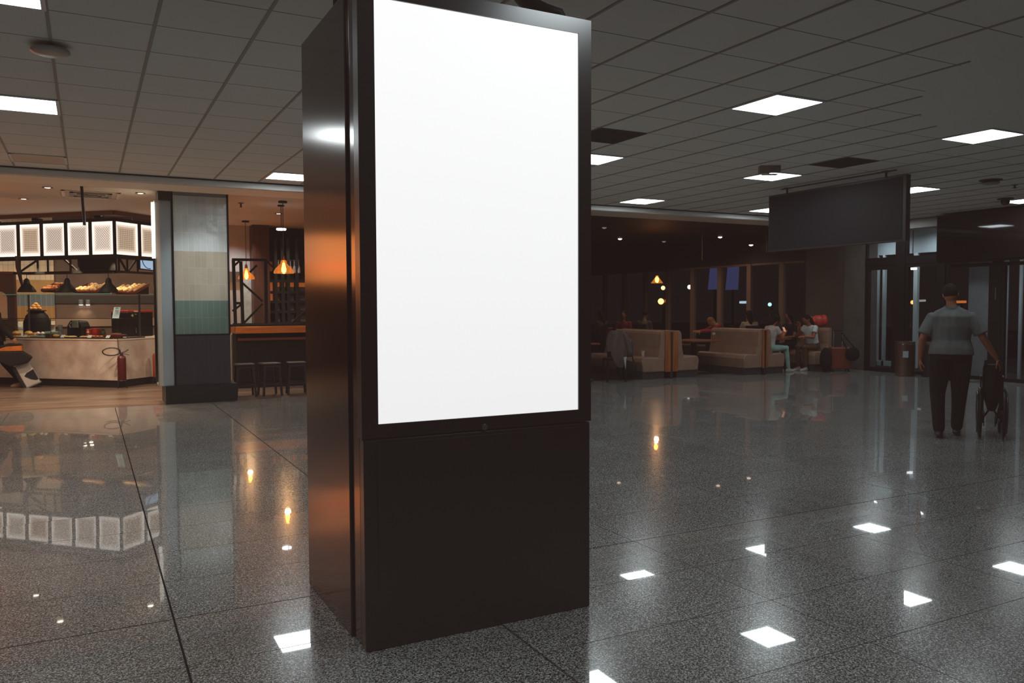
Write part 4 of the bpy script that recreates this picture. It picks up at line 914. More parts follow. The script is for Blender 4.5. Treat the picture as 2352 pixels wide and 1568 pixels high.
# ---------------------------------------------------------------- booths
leather = M('booth_tan', rgb(150, 118, 98), .42, c2=rgb(136, 104, 86), scale=5)
endwood = M('booth_wood', rgb(176, 100, 46), .4, c2=rgb(134, 70, 30), scale=7, stretch=(3, 3, .2))
plinthm = M('booth_plinth', rgb(58, 52, 52), .4)
def booth(name, lab, loc, length, dx, single=False):
    """back to back bench: local x across, y along (away from the hall), dx = (seat, back, wood gap)"""
    t = thing(name, lab, 'bench', loc, 0)
    s_, bk, wd = dx; hw = wd/2
    sides = (-1,) if single else (-1, 1)
    for sg in sides:
        x0 = sg*hw; x1 = sg*(hw+bk); x2 = sg*(hw+bk+s_)
        pr = [(x0, .42), (x1+sg*.05, .42), (x1, .62), (x1-sg*.02, .93), (x1-sg*.05, .985), (x0+sg*.02, 1.0), (x0, .985)]
        B().prism(pr, (0, .02, 0), (1, 0, 0), (0, 0, 1), (0, length, 0)).build('backrest', leather, t, bevel=.02, seg=3)
        ps_ = [(x0, .145), (x2-sg*.03, .145), (x2, .36), (x2-sg*.03, .44), (x2-sg*.09, .455), (x0, .44)]
        B().prism(ps_, (0, .02, 0), (1, 0, 0), (0, 0, 1), (0, length, 0)).build('seat', leather, t, bevel=.025, seg=3)
        B().box(min(x0, x2-sg*.03), max(x0, x2-sg*.03), .05, length-.02, 0, .145).build('plinth', plinthm, t)
    if wd > .05:
        for sg in (-1, 1): B().box(min(sg*.03, sg*hw), max(sg*.03, sg*hw), 0, .035, .14, .985).build('end_board', endwood, t, bevel=.003)
        B().box(-.028, .028, .01, length, .02, .97).build('core', M('core_dark', (.02, .012, .008, 1), .6), t)
    return t
booth('booth_bench', 'tan back to back bench with two upright orange timber boards, nearest the kiosk', (10.845, 13.45, 0), 2.0, (.46, .13, .33))
booth('booth_bench', 'tan back to back bench with one timber board, left of the seated girl', (13.25, 13.2, 0), 1.55, (.42, .12, .16))
booth('booth_bench', 'tan single bench under the red bag, behind the woman in white', (15.38, 13.2, 0), 1.5, (.46, .12, .04), True)
booth('booth_bench', 'tan bench end mostly hidden behind the right edge of the kiosk', (7.95, 13.55, 0), 1.6, (.42, .12, .16))
tabm = M('table_top_brown', rgb(134, 66, 36), .35, c2=rgb(104, 48, 26), scale=4, stretch=(.5, 4, 1))
def table(lab, loc, wx, wy):
    t = thing('dining_table', lab, 'table', loc)
    B().box(-wx/2, wx/2, -wy/2, wy/2, .715, .75).build('table_top', tabm, t, bevel=.006)
    B().box(-.05, .05, -.05, .05, .03, .715).build('pedestal', MATS['frame_black'], t); B().box(-.25, .25, -.22, .22, 0, .03).build('base', MATS['frame_black'], t, bevel=.01)
    return t
table('brown dining table holding one tall glass, between the two tan benches', (12.15, 14.3, 0), .85, .9)
table('brown dining table between the girl and the woman in white', (14.33, 14.15, 0), .62, .8)
table('brown dining table at the right edge of the kiosk holding drinks', (9.1, 14.45, 0), .7, .8)
def glass_th(lab, p, h, r, m):
    t = thing('drink_glass', lab, 'glass', p)
    B().lathe([(r*.7, 0), (r, .02), (r, h*.75)], n=14).build('drink', m, t, smooth=True); B().lathe([(r, h*.75), (r*1.02, h)], n=14).build('foam', M('foam_pale', rgb(190, 176, 150), .4), t, smooth=True)
glass_th('tall amber drink glass on the brown table between the benches', (12.47, 14.0, .751), .16, .035, M('drink_amber', rgb(150, 96, 50), .2))
glass_th('short pale glass on the table at the right edge of the kiosk', (8.95, 14.2, .751), .09, .035, M('drink_pale', rgb(170, 160, 150), .2))
glass_th('small glass between the girl and the woman in white', (14.4, 13.95, .751), .1, .03, M('drink_dark', rgb(96, 70, 56), .2))
# bottles and bag on the first bench seat
bx = py(1480, 800, 14.0)
t = thing('water_bottle', 'dull blue grey bottle standing on the seat of the bench nearest the kiosk', 'bottle', (10.24, 14.1, .456))
B().lathe([(.06, 0), (.075, .03), (.075, .20), (.045, .27), (.05, .33), (.03, .36)], n=16).build('bottle', M('bottle_slate', rgb(66, 68, 72), .3), t, smooth=True)
t = thing('paper_cup', 'small white paper cup on the bench beside the blue grey bottle', 'cup', (10.36, 13.8, .456))
B().lathe([(.03, 0), (.042, .11), (.044, .115)], n=14).build('cup', M('cup_white', rgb(196, 180, 168), .4), t, smooth=True)
t = thing('seat_cushion', 'small dark red cushion leaning on the backrest of the bench nearest the kiosk', 'cushion', (10.46, 14.6, .47))
B().ell((0, 0, .21), .07, .20, .20, 14, 9).build('cushion', M('cushion_red', rgb(112, 34, 20), .6), t, smooth=True, angle=180)
# rolled red scarf edge along the backrest
t = thing('red_scarf', 'dark red scarf hanging over the bench backrest beside the draped jacket', 'scarf', (10.5, 15.15, 1.0))
B().skin([[Vector((x, y, z)) for y in (-.09, .09)]+[Vector((x-.015, y, z)) for y in (.09, -.09)] for x, z in ((.06, -.3), (.06, .02), (.0, .035), (-.06, .015), (-.075, -.25), (-.06, -.5))]).build('cloth', M('scarf_red', rgb(92, 30, 22), .8), t, smooth=True)
# chair with a draped grey jacket
cp_ = Vector((9.42, 13.5, 0))
t = thing('dining_chair', 'black chair hidden under a draped grey jacket, right of the kiosk', 'chair', cp_, -.35)
ck = M('chair_black', (.008, .007, .007, 1), .6, spec=.15)
B().box(-.2, .2, -.2, .2, .43, .47).build('seat', ck, t, bevel=.01); B().box(-.2, .2, -.22, -.185, .5, 1.0).build('backrest', ck, t, bevel=.01)
for sx_ in (-1, 1):
    for sy_ in (-1, 1): B().box(sx_*.185-.018, sx_*.185+.018, sy_*.185-.018, sy_*.185+.018, 0, .45).build('leg', ck, t)
jk = M('jacket_taupe', rgb(88, 72, 62), .85, c2=rgb(60, 50, 45), scale=6, stretch=(2, 2, .5))
t = thing('draped_jacket', 'grey brown jacket draped over the chair right of the kiosk', 'jacket', cp_, -.35)
def drape(rows):
    b_ = B(); b_.skin([[Vector((x, y0, z)) for x in xs]+[Vector((x, y1, z)) for x in reversed(xs)] for z, xs, y0, y1 in rows]); return b_
xs = lambda w, c=0: [c+w*(-1+2*i/8) for i in range(9)]
drape([(1.035, xs(.08), -.25, -.16), (1.02, xs(.14), -.28, -.14), (.90, xs(.175), -.30, -.14), (.72, xs(.185, .01), -.30, -.15), (.55, xs(.16, .02), -.31, -.2), (.42, xs(.11, .03), -.30, -.24), (.30, xs(.05, .05), -.28, -.26)]).build('cloth', jk, t, smooth=True, angle=80)
B().tube([(.14, -.26, .97), (.20, -.30, .78), (.24, -.30, .58)], [.06, .055, .045], 10).build('sleeve', jk, t, smooth=True); B().tube([(-.14, -.26, .97), (-.20, -.28, .78), (-.19, -.30, .62)], [.06, .055, .045], 10).build('sleeve', jk, t, smooth=True)
B().prism([(0, 0), (.06, .02), (.04, -.24)], (.10, -.335, .50), (1, 0, 0), (0, 0, 1), (0, .012, 0)).build('lining', M('lining_white', rgb(170, 162, 160), .6), t)
# dark holdall and case on the floor beside that chair
t = thing('black_holdall', 'black holdall lying on the floor between the draped chair and the first bench', 'bag', (9.87, 13.72, 0), .0)
B().ell((0, 0, .20), .19, .26, .20, 18, 10).build('bag', M('holdall_black', (.007, .006, .0065, 1), .75, spec=.12), t, smooth=True, angle=180)
B().tube([(-.14, -.06, .36), (-.1, -.08, .48), (.1, -.08, .48), (.14, -.06, .36)], .014, 8).build('handle', MATS['holdall_black'], t, smooth=True)
# orange suitcase with a black bag strapped on, by the concrete wall
sc_ = Vector((15.3, 12.95, 0))
oc = M('case_rust', rgb(122, 50, 28), .45, c2=rgb(100, 40, 22), scale=4)
t = thing('suitcase', 'rust orange upright suitcase with raised handle against the concrete wall', 'suitcase', sc_, -.5)
B().box(-.23, .23, -.12, .12, .05, .56).build('shell', oc, t, bevel=.04, seg=4)
for x in (-.18, .18):
    for y in (-.08, .08): B().tube([(x-.014, y, .028), (x+.014, y, .028)], .028, 12).build('wheel', black, t)
for x in (-.10, .10): B().tube([(x, .1, .54), (x, .1, .93)], .009, 8).build('handle_tube', M('knob_steel'), t)
B().tube([(-.10, .1, .93), (.10, .1, .93)], .013, 8).build('grip', black, t)
t = thing('black_bag', 'round black bag hanging on the right side of the rust orange suitcase', 'bag', (15.42, 12.72, 0), -.3)
B().ell((.03, 0, .40), .17, .10, .16, 16, 10).build('bag', MATS['holdall_black'], t, smooth=True, angle=180); B().tube([(-.10, 0, .50), (-.17, .12, .74), (-.12, .22, .90), (.0, .12, .70), (.12, 0, .50)], .012, 8).build('strap', MATS['holdall_black'], t, smooth=True)
t = thing('black_backpack', 'black backpack standing between the woman and the rust orange suitcase', 'backpack', (14.88, 12.98, 0), -.3)
B().ell((0, 0, .28), .13, .12, .28, 14, 9).build('bag', MATS['holdall_black'], t, smooth=True, angle=180); B().ell((0, -.10, .18), .09, .05, .12, 12, 7).build('pocket', MATS['holdall_black'], t, smooth=True, angle=180)
# red bag on the bench back
rb = py(1887, 753, 13.6)
t = thing('red_bag', 'bright red orange crumpled bag on top of the bench behind the woman', 'bag', (15.36, 13.62, 1.0), -.4)
B().ell((0, 0, .145), .20, .12, .145, 12, 8).ell((.13, 0, .16), .10, .11, .14, 10, 7).build('bag', M('bag_red', rgb(214, 66, 40), .5, c2=rgb(176, 44, 28), scale=9, bump=.6), t, remesh=.012, relax=3)
B().tube([(-.12, -.02, .2), (-.19, -.03, .25), (-.21, -.03, .19)], .016, 8).build('pale_strap', M('strap_pale', rgb(196, 150, 100), .5), t, smooth=True)
# cable floor box light spots: small floor lamps seen in the granite
# ================================================================ concrete wall and glass entrance (right)
conc = M('concrete_grey', rgb(92, 82, 78), .45, c2=rgb(76, 68, 65), scale=1.8, detail=5)
struct(B().box(XW, XW+.4, 12.86, 14.62, 0, 3.2).build('wall_concrete', conc))
struct(B().box(XW-.012, XW, 12.86, 13.45, 0, 3.2).build('trim_9', M('concrete_light', rgb(100, 96, 92), .4, c2=rgb(84, 82, 80), scale=3)))
struct(B().box(XW-.06, XW+.4, -1, YF+.6, 3.19, 3.30).build('trim_10', M('beam_grey', (.26, .25, .24, 1), .6)))
struct(B().box(XW+.05, XW+.3, -1, 14.6, 3.30, ZC).build('wall_over_beam', M('over_beam', (.3, .28, .26, 1), .6)))
df = M('door_frame_black', (.007, .006, .006, 1), .5, spec=.2)
gl = MG('door_glass', (.88, .92, .93, 1), .02)
def frame_rect(y0, y1, z0, z1, w=.06, x=XW, d_=.08):
    return B().box(x-d_/2, x+d_/2, y0, y0+w, z0, z1).box(x-d_/2, x+d_/2, y1-w, y1, z0, z1).box(x-d_/2, x+d_/2, y0+w, y1-w, z0, z0+w).box(x-d_/2, x+d_/2, y0+w, y1-w, z1-w, z1)
dY = [(12.84, 12.02), (11.80, 10.98), (10.86, 9.86), (9.68, 8.2), (8.1, 6.6)]
for i, (b_, a) in enumerate(dY):
    d = struct(frame_rect(a, b_, 0, 2.42 if i < 2 else 2.36, .07 if i else .10).build('door_%d' % (i+2), df))
    B().quad((XW, a+.06, .05), (XW, b_-.06, .05), (XW, b_-.06, 2.38), (XW, a+.06, 2.38)).build('pane', gl, d)
for i, (b_, a) in enumerate(dY[:2]):
    w_ = struct(frame_rect(a, b_, 2.56, 3.19, .035).build('window_%d' % (i+20), df))
    B().quad((XW, a+.02, 2.58), (XW, b_-.02, 2.58), (XW, b_-.02, 3.17), (XW, a+.02, 3.17)).build('pane', gl, w_)
struct(B().box(XW-.06, XW+.06, 12.02, 11.80, 0, 3.19).box(XW-.06, XW+.06, 10.86, 10.98, 0, 3.19).box(XW-.05, XW+.05, 9.68, 9.86, 0, 2.4).box(XW-.05, XW+.05, 8.1, 8.2, 0, 2.4).build('trim_11', df))
struct(B().box(XW-.05, XW+.05, 10.98, 12.84, 2.42, 2.56).build('trim_12', df))
B().tube([(XW-.07, 9.77, 1.62), (XW-.07, 9.77, 1.85)], .012, 8).build('door_handle', M('handle_grey', rgb(120, 118, 114), .3, .7), bpy.data.objects['door_4'], smooth=True)
sg_ = thing('entrance_sign', 'dark glossy sign fascia above the glass doors at the right edge', 'sign', (XW-.35, 10.86, 2.42))
B().box(0, .30, -7.0, 0, 0, .94).build('fascia', M('fascia_gloss', (.012, .008, .008, 1), .035, spec=.4), sg_, bevel=.004)
B().box(.06, .3, -7.0, -.02, -.03, 0).build('soffit', df, sg_)
# lobby seen through the glass
lw = M('lobby_white', rgb(176, 186, 188), .5)
struct(B().box(XW+.45, 19.4, 10.5, 14.4, 3.28, 3.34).build('ceiling', M('lobby_ceiling', (.5, .52, .52, 1), .6)))
struct(B().box(XW+1.0, XW+1.08, 10.2, 14.2, 2.72, 3.28).build('wall_lobby_bulkhead', M('lobby_grey', rgb(150, 160, 164), .5)))
ldoor = B()
fx = XW+1.04
for x, wd in ((2016, .05), (2031, .06), (2104, .10)): a = px(x, 700, fx); ldoor.box(fx-.04, fx+.04, a.y-wd/2, a.y+wd/2, .05, 2.72)
a, c = px(2012, 700, fx), px(2062, 700, fx); ldoor.box(fx-.04, fx+.04, c.y, a.y, .05, .17)
struct(ldoor.build('door_12', lw))
fx = XW+1.8
for (xa, xb, nm, m) in ((2224, 2282, 'wall_lobby_panel', M('lobby_panel', rgb(120, 122, 124), .5, c2=rgb(96, 98, 100), scale=1.2)), (2300, 2313, 'trim_13', M('lobby_strip', rgb(150, 156, 160), .45)), (2340, 2346, 'trim_14', M('lobby_strip'))):
    a, c = px(xa, 700, fx), px(xb, 700, fx); struct(B().box(fx, fx+.05, c.y, a.y, .0, 3.1).build(nm, m))
struct(B().quad((XW+.0, -5, .001), (24, -5, .001), (24, 13.6, .001), (XW+.0, 13.6, .001)).build('floor', M('lobby_floor', rgb(60, 58, 58), .12)))
t = thing('outdoor_lamp', 'orange light with a white streak seen through the glass beside the walking man', 'outdoor lamp', px(2096, 694, 22))
B().ell((0, 0, 0), .06, .06, .06, 10, 7).build('globe', M('lamp_orange_out', (1, 1, 1, 1), .5, es=2, ecol=(1, .42, .1, 1)), t); B().tube([(0, -.08, .04), (0, -.42, .05)], .03, 8).build('tube', M('lamp_white_out', (1, 1, 1, 1), .5, es=.25), t); B().tube([(.05, 0, 0), (.05, 0, -1.9)], .04, 8).build('mast', df, t)
t = thing('outdoor_lamp', 'dull orange strip light seen through the glass right of the walking man', 'outdoor lamp', px(2206, 693, 22))
B().tube([(0, -.16, 0), (0, .16, 0)], .035, 8).build('tube', M('lamp_red_out', (1, 1, 1, 1), .5, es=.5, ecol=(1, .25, .05, 1)), t); B().tube([(.05, 0, 0), (.05, 0, -1.9)], .04, 8).build('mast', df, t)
t = thing('lobby_lamp', 'small white ceiling lamp inside the glass lobby', 'ceiling lamp', px(2096, 617, XW+.6))
B().lathe([(.09, -.02), (.09, .02)], n=16).build('diffuser', M('lobby_lamp_glow', (1, 1, 1, 1), .5, es=3), t); B().tube([(0, 0, .02), (0, 0, 3.28-px(2096, 617, XW+.6).z)], .01, 6).build('stem', df, t)
lamp('SPOT', (XW+.45, 11.7, 3.24), 58, (.86, .95, 1), .08, spot=2.9, blend=1); lamp('SPOT', (XW+.45, 12.9, 3.24), 52, (.86, .95, 1), .08, spot=2.9, blend=1)  # lobby spots here and below are added without fixtures, as brighteners
lamp('SPOT', (XW+1.0, 9.6, 3.1), 95, (.9, .96, 1), .08, spot=2.6, blend=1)
# bins by the entrance
stl = M('bin_steel', rgb(150, 120, 104), .22, .9)
def bin_(lab, p, m, lb_):
    t = thing('waste_bin', lab, 'bin', p)
    B().lathe([(.19, 0), (.20, .01), (.20, .68), (.19, .69)], n=28).build('drum', m, t, smooth=True)
    B().lathe([(.195, .69), (.20, .70), (.20, .735), (.13, .74)], n=28).build('lid', M('bin_lid', rgb(120, 110, 104), .25, .8), t, smooth=True)
    if lb_:
        f = B(); n_ = 6
        for i in range(n_): 
            a0, a1 = -2.72+.09*i, -2.72+.09*(i+1); f.quad(*[Vector((.203*math.cos(a), .203*math.sin(a), z)) for a, z in ((a0, .40), (a1, .40), (a1, .54), (a0, .54))])
        f.build('label', M('bin_label', rgb(170, 176, 186), .5), t)
bin_('steel waste bin with a pale label by the glass entrance', (15.55, 11.45, 0), stl, True)
bin_('darker waste bin just right of the labelled steel bin', (15.82, 11.0, 0), M('bin_dark', (.02, .018, .018, 1), .35, .3), False)
bin_('brown steel waste bin beside the left hand of the walking man', Vector((15.30, 10.42, 0)), stl, False)
# ================================================================ people
V3 = Vector
def orth(d, ref):
    d = V3(d).normalized(); r = V3(ref); r = (r-d*r.dot(d))
    return r.normalized() if r.length > 1e-4 else d.orthogonal().normalized()
def capsule(b, pts, rs, n=12):
    b.tube(pts, rs, n)
    for p, r in ((pts[0], rs[0]), (pts[-1], rs[-1])): b.ell(p, r, r, r, 10, 7)
    for p, r in zip(pts[1:-1], rs[1:-1]): b.ell(p, r*.99, r*.99, r*.99, 10, 7)
def loft(b, secs, xref):
    """elliptical sections (centre, rx, ry) along a bent spine"""
    cs = [V3(s[0]) for s in secs]; rings = []
    for i, (c, rx, ry) in enumerate(secs):
        d = (cs[min(i+1, len(cs)-1)]-cs[max(i-1, 0)]).normalized(); a = orth(d, xref); q = d.cross(a)
        rings.append(b.ring(V3(c), a*rx, q*ry, 18))
    b.skin(rings)
def hand(b, w, d, nrm, side, curl=.35, s=1.):
    """palm with four unequal bent fingers and a thumb off its side; nrm = direction the fingers bend to"""
    w, d = V3(w), V3(d).normalized(); nrm = orth(d, nrm); ac = d.cross(nrm)*side
    R = Matrix((ac, d, nrm)).transposed().to_4x4()
    b.ell(w+d*.05*s, .040*s, .056*s, .017*s, 12, 8, R.to_3x3())
    for i, (o, L_) in enumerate(((-.030, .066), (-.010, .076), (.011, .071), (.030, .056))):
        p = w+d*.088*s+ac*o*s; pts = [p-d*.03*s]; a = curl*.35
        for seg in (.45, .32, .23):
            pts.append(pts[-1]+(d*math.cos(a)+nrm*math.sin(a))*(L_*seg*s+(.03*s if len(pts) == 1 else 0))); a += curl
        capsule(b, pts, [.0092*s, .0088*s, .008*s, .0068*s], 8)
    p = w+d*.028*s-ac*.032*s
    capsule(b, [p, p+(d*.55-ac*.75+nrm*.25)*.036*s, p+(d*.95-ac*.75+nrm*.55)*.062*s], [.012*s, .0105*s, .0085*s], 8)
SKIN = {}
def figure(name, label, loc, rz, J, cloth, skin=(150, 96, 70), s=1., vox=.010, sleeve=.55, hair=None, hairc=(22, 17, 15), look=(0, 1, 0), girth=1., curl=.5, shorts=False, hands=True, group=None, shirt_len=.0, legw=1., shw=1., armw=1.):
    """J: joints in metres (x right, y front, z up); cloth = (top, trousers, shoes) materials"""
    t = thing(name, label, 'person', loc, rz, group)
    J = {k: V3(v) for k, v in J.items()}
    sk = M('skin_%d_%d_%d' % skin, rgb(*skin), .5)
    P, N_, H = J['pelvis'], J['neck'], J['head']; sh = (J['shR']-J['shL']).normalized(); spine = N_-P
    hipx = (J['hipR']-J['hipL']).normalized()
    def sec(k, inf=0., gi=girth):
        return [(P-spine*.14, .13*gi+inf, .10*gi+inf), (P, .158*gi+inf, .112*gi+inf), (P+spine*.28, .146*gi+inf, .108*gi+inf), (P+spine*.55, .158*gi+inf, .118*gi+inf), (P+spine*.78, .172*gi**.5+inf, .112*gi+inf), (P+spine*.90, .152*gi**.3+inf, .088+inf), (P+spine*1.0, .066+inf*.6, .062+inf*.6)]
    b = B(); loft(b, [(c, rx*s if s != 1 else rx, ry*s if s != 1 else ry) for c, rx, ry in sec(0, -.008)], sh)
    up = (H-N_).normalized(); lk = orth(up, look); rt = lk.cross(up)
    capsule(b, [N_-spine.normalized()*.03, H-up*.05*s], [.058*s, .052*s])
    RH = Matrix((rt, lk, up)).transposed()
    b.ell(H, .074*s, .092*s, .112*s, 18, 12, RH); b.ell(H-up*.055*s+lk*.022*s, .056*s, .066*s, .062*s, 14, 9, RH)
    b.ell(H-up*.012*s+lk*.095*s, .012*s, .018*s, .024*s, 8, 6, RH); b.ell(H+up*.022*s+lk*.076*s, .05*s, .018*s, .014*s, 10, 6, RH)
    for q in (-1, 1): b.ell(H+rt*q*.076*s-up*.01*s-lk*.008*s, .010*s, .019*s, .031*s, 8, 6, RH)
    for L_ in 'LR':
        q = 1 if L_ == 'R' else -1
        S_, E_, W_ = J['sh'+L_], J['el'+L_], J['wr'+L_]
        capsule(b, [S_, S_.lerp(E_, .5), E_, E_.lerp(W_, .4), W_], [.055*s, .048*s, .040*s, .039*s, .027*s])
        if hands:
            hd = J.get('hd'+L_, (W_-E_).normalized()); hand(b, W_+V3(hd).normalized()*.005, hd, J.get('pn'+L_, V3((-q, .3, 0))), q if True else 1, curl, s)
        Hp, K_, A_, T_ = J['hip'+L_], J['kn'+L_], J['an'+L_], J['to'+L_]
        capsule(b, [Hp, Hp.lerp(K_, .5), K_, K_.lerp(A_, .35), A_], [.078*s, .066*s, .050*s, .050*s, .034*s])
        capsule(b, [A_-V3((0, 0, .03)), T_], [.032*s, .026*s])
    b.build('body', sk, t, remesh=vox, relax=3)
    # face
    e = M('eye_dark', (.01, .008, .007, 1), .3)
    for q in (-1, 1): B().ell(H+rt*q*.030*s+lk*.084*s+up*.004*s, .0115*s, .007*s, .0065*s, 8, 6, RH).build('eye', e, t, smooth=True, angle=180)
    B().ell(H-up*.058*s+lk*.083*s, .022*s, .008*s, .006*s, 10, 6, RH).build('mouth', M('lips', rgb(112, 52, 44), .5), t, smooth=True, angle=180)
    # clothes
    top, tro, sho = cloth
    b = B(); ss = sec(0, .012)
    ss = [(c, rx*s, ry*s) for c, rx, ry in ss]
    if shirt_len: ss = [(P-spine*shirt_len, .186*girth*s, .150*girth*s), (P+spine*.10, .180*girth*s, .142*girth*s)]+ss[2:]
    else: ss[0] = (P-spine*.05, ss[1][1], ss[1][2]); ss = ss[:1]+ss[2:]
    loft(b, ss, sh)
    for L_ in 'LR':
        S_, E_, W_ = J['sh'+L_], J['el'+L_], J['wr'+L_]
        if sleeve <= 1: e_ = S_.lerp(E_, sleeve); b.tube([S_-sh*(.05 if L_ == 'R' else -.05), S_, S_.lerp(e_, .5), e_], [.062*s*shw, .064*s*shw, .066*s*armw, .072*s*armw], 14); b.ell(S_, .062*s*shw, .062*s*shw, .062*s*shw, 12, 8)
        else: capsule(b, [S_, S_.lerp(E_, .5), E_, E_.lerp(W_, .5), W_], [.068*s, .06*s, .053*s, .046*s, .038*s])
    b.build('shirt', top, t, remesh=vox, relax=4)
    b = B(); loft(b, [(P+spine*.16, .165*girth*s, .122*girth*s), (P, .176*girth*s, .132*girth*s), (P-spine*.14, .165*girth*s, .128*girth*s)], hipx)
    for L_ in 'LR':
        Hp, K_, A_ = J['hip'+L_], J['kn'+L_], J['an'+L_]
        if shorts: capsule(b, [Hp, Hp.lerp(K_, .5), Hp.lerp(K_, .92)], [.092*s, .082*s, .078*s])
        else: capsule(b, [Hp, Hp.lerp(K_, .5), K_, K_.lerp(A_, .35), A_+(K_-A_)*.06], [.094*s*legw, .084*s*legw, .066*s*legw, .058*s*legw, .050*s*legw])
    b.build('trousers', tro, t, remesh=vox, relax=3)
    for L_ in 'LR':
        A_, T_ = J['an'+L_], J['to'+L_]; d = (T_-A_); d.z = 0; d.normalize()
        b = B(); h0 = V3((A_.x, A_.y, 0)); zf = min(A_.z, T_.z)-.055*s
        capsule(b, [h0-d*.035*s+V3((0, 0, zf+.042)), h0+d*.06*s+V3((0, 0, zf+.044)), h0+d*.145*s+V3((0, 0, zf+.034))], [.042*s, .043*s, .034*s]); b.tube([A_+V3((0, 0, .02)), A_-V3((0, 0, .05*s))], [.042*s, .045*s], 12)
        b.build('shoe', sho, t, remesh=.008, relax=3)
    hm = M('hair_%d_%d_%d' % hairc, rgb(*hairc), .75, spec=.12)
    b = B(); b.ell(H+up*.022*s-lk*.016*s, .081*s, .092*s, .102*s, 18, 12, RH)
    if hair == 'long':
        capsule(b, [H-lk*.05*s+up*.02*s, H-lk*.085*s-up*.08*s, H-lk*.095*s-up*.20*s, H-lk*.085*s-up*.27*s], [.078*s, .074*s, .06*s, .03*s])
    elif hair == 'bun': b.ell(H-lk*.10*s+up*.05*s, .045*s, .045*s, .045*s, 10, 8)
    elif hair == 'big': b.ell(H-lk*.03*s+up*.02*s, .105*s, .105*s, .11*s, 16, 10); capsule(b, [H-lk*.05*s, H-lk*.06*s-up*.14*s], [.09*s, .07*s])
    ob = b.build('hair', hm, t, remesh=.009, relax=2)
    return t
def standing(hip_w=.09, **k):
    J = dict(pelvis=(0, 0, .95), neck=(0, 0, 1.47), head=(0, .03, 1.63), shL=(-.19, 0, 1.41), shR=(.19, 0, 1.41), elL=(-.25, -.02, 1.12), elR=(.25, -.02, 1.12), wrL=(-.26, .05, .87), wrR=(.26, .05, .87),
             hipL=(-hip_w, 0, .90), hipR=(hip_w, 0, .90), knL=(-.10, .02, .49), knR=(.10, .02, .49), anL=(-.10, -.02, .085), anR=(.10, -.02, .085), toL=(-.11, .12, .04), toR=(.11, .12, .04))
    J.update(k); return J
def sitting(seat=.46, **k):
    z = seat+.095
    J = dict(pelvis=(0, 0, z+.02), neck=(0, .05, z+.53), head=(0, .10, z+.70), shL=(-.165, .04, z+.47), shR=(.165, .04, z+.47), elL=(-.21, .12, z+.22), elR=(.21, .12, z+.22), wrL=(-.12, .34, z+.20), wrR=(.12, .34, z+.20),
             hipL=(-.085, .02, z), hipR=(.085, .02, z), knL=(-.10, .42, z-.01), knR=(.10, .42, z-.01), anL=(-.10, .42, .085), anR=(.10, .42, .085), toL=(-.10, .55, .04), toR=(.10, .55, .04))
    J.update(k); return J
def cl(name, c, c2=None, sc=7): return M(name, rgb(*c), .8, c2=rgb(*(c2 or tuple(int(v*.82) for v in c))), scale=sc, spec=.2)
dkshoe = M('shoe_black', (.012, .010, .010, 1), .5)
# ---- the man walking away with the wheelchair
MAN = V3((8.815, 5.9, 0)); HZ = -math.atan2(.831, .556)
J = dict(pelvis=(.0, 0, .97), neck=(.0, .03, 1.51), head=(-.015, .07, 1.655), shL=(-.205, .02, 1.385), shR=(.205, .02, 1.39), elL=(-.295, -.03, 1.13), elR=(.325, .0, 1.14), wrL=(-.315, .05, .90), wrR=(.455, .10, .92),
         hdL=(-.03, .10, -1), hdR=(.42, .15, -.75), pnL=(1, .2, .05), pnR=(-.45, .3, -.6),
         hipL=(-.10, 0, .92), hipR=(.10, 0, .92), knL=(-.13, .05, .50), knR=(.095, .10, .50), anL=(-.105, -.10, .085), anR=(.075, .20, .085), toL=(-.115, .03, .045), toR=(.085, .33, .045))
shirt_m = M('shirt_grey', rgb(104, 109, 109), .85, c2=rgb(88, 91, 91), scale=5, bump=.35, stretch=(2.5, 2.5, .8), spec=.2)
mn = figure('person', 'person in a grey short sleeved shirt and black trousers walking away holding a wheelchair', MAN, HZ, J, (shirt_m, M('trousers_black', (.010, .008, .009, 1), .8, spec=.15), dkshoe), skin=(150, 84, 52), vox=.0075, girth=1.27, sleeve=.78, curl=.5, shirt_len=.03, legw=1.28, shw=.95, armw=1.08)
B().lathe([(.074, -.03), (.07, .012), (.078, .02), (.088, -.015)], (0, .025, 1.50), 24).build('collar', shirt_m, mn, smooth=True)
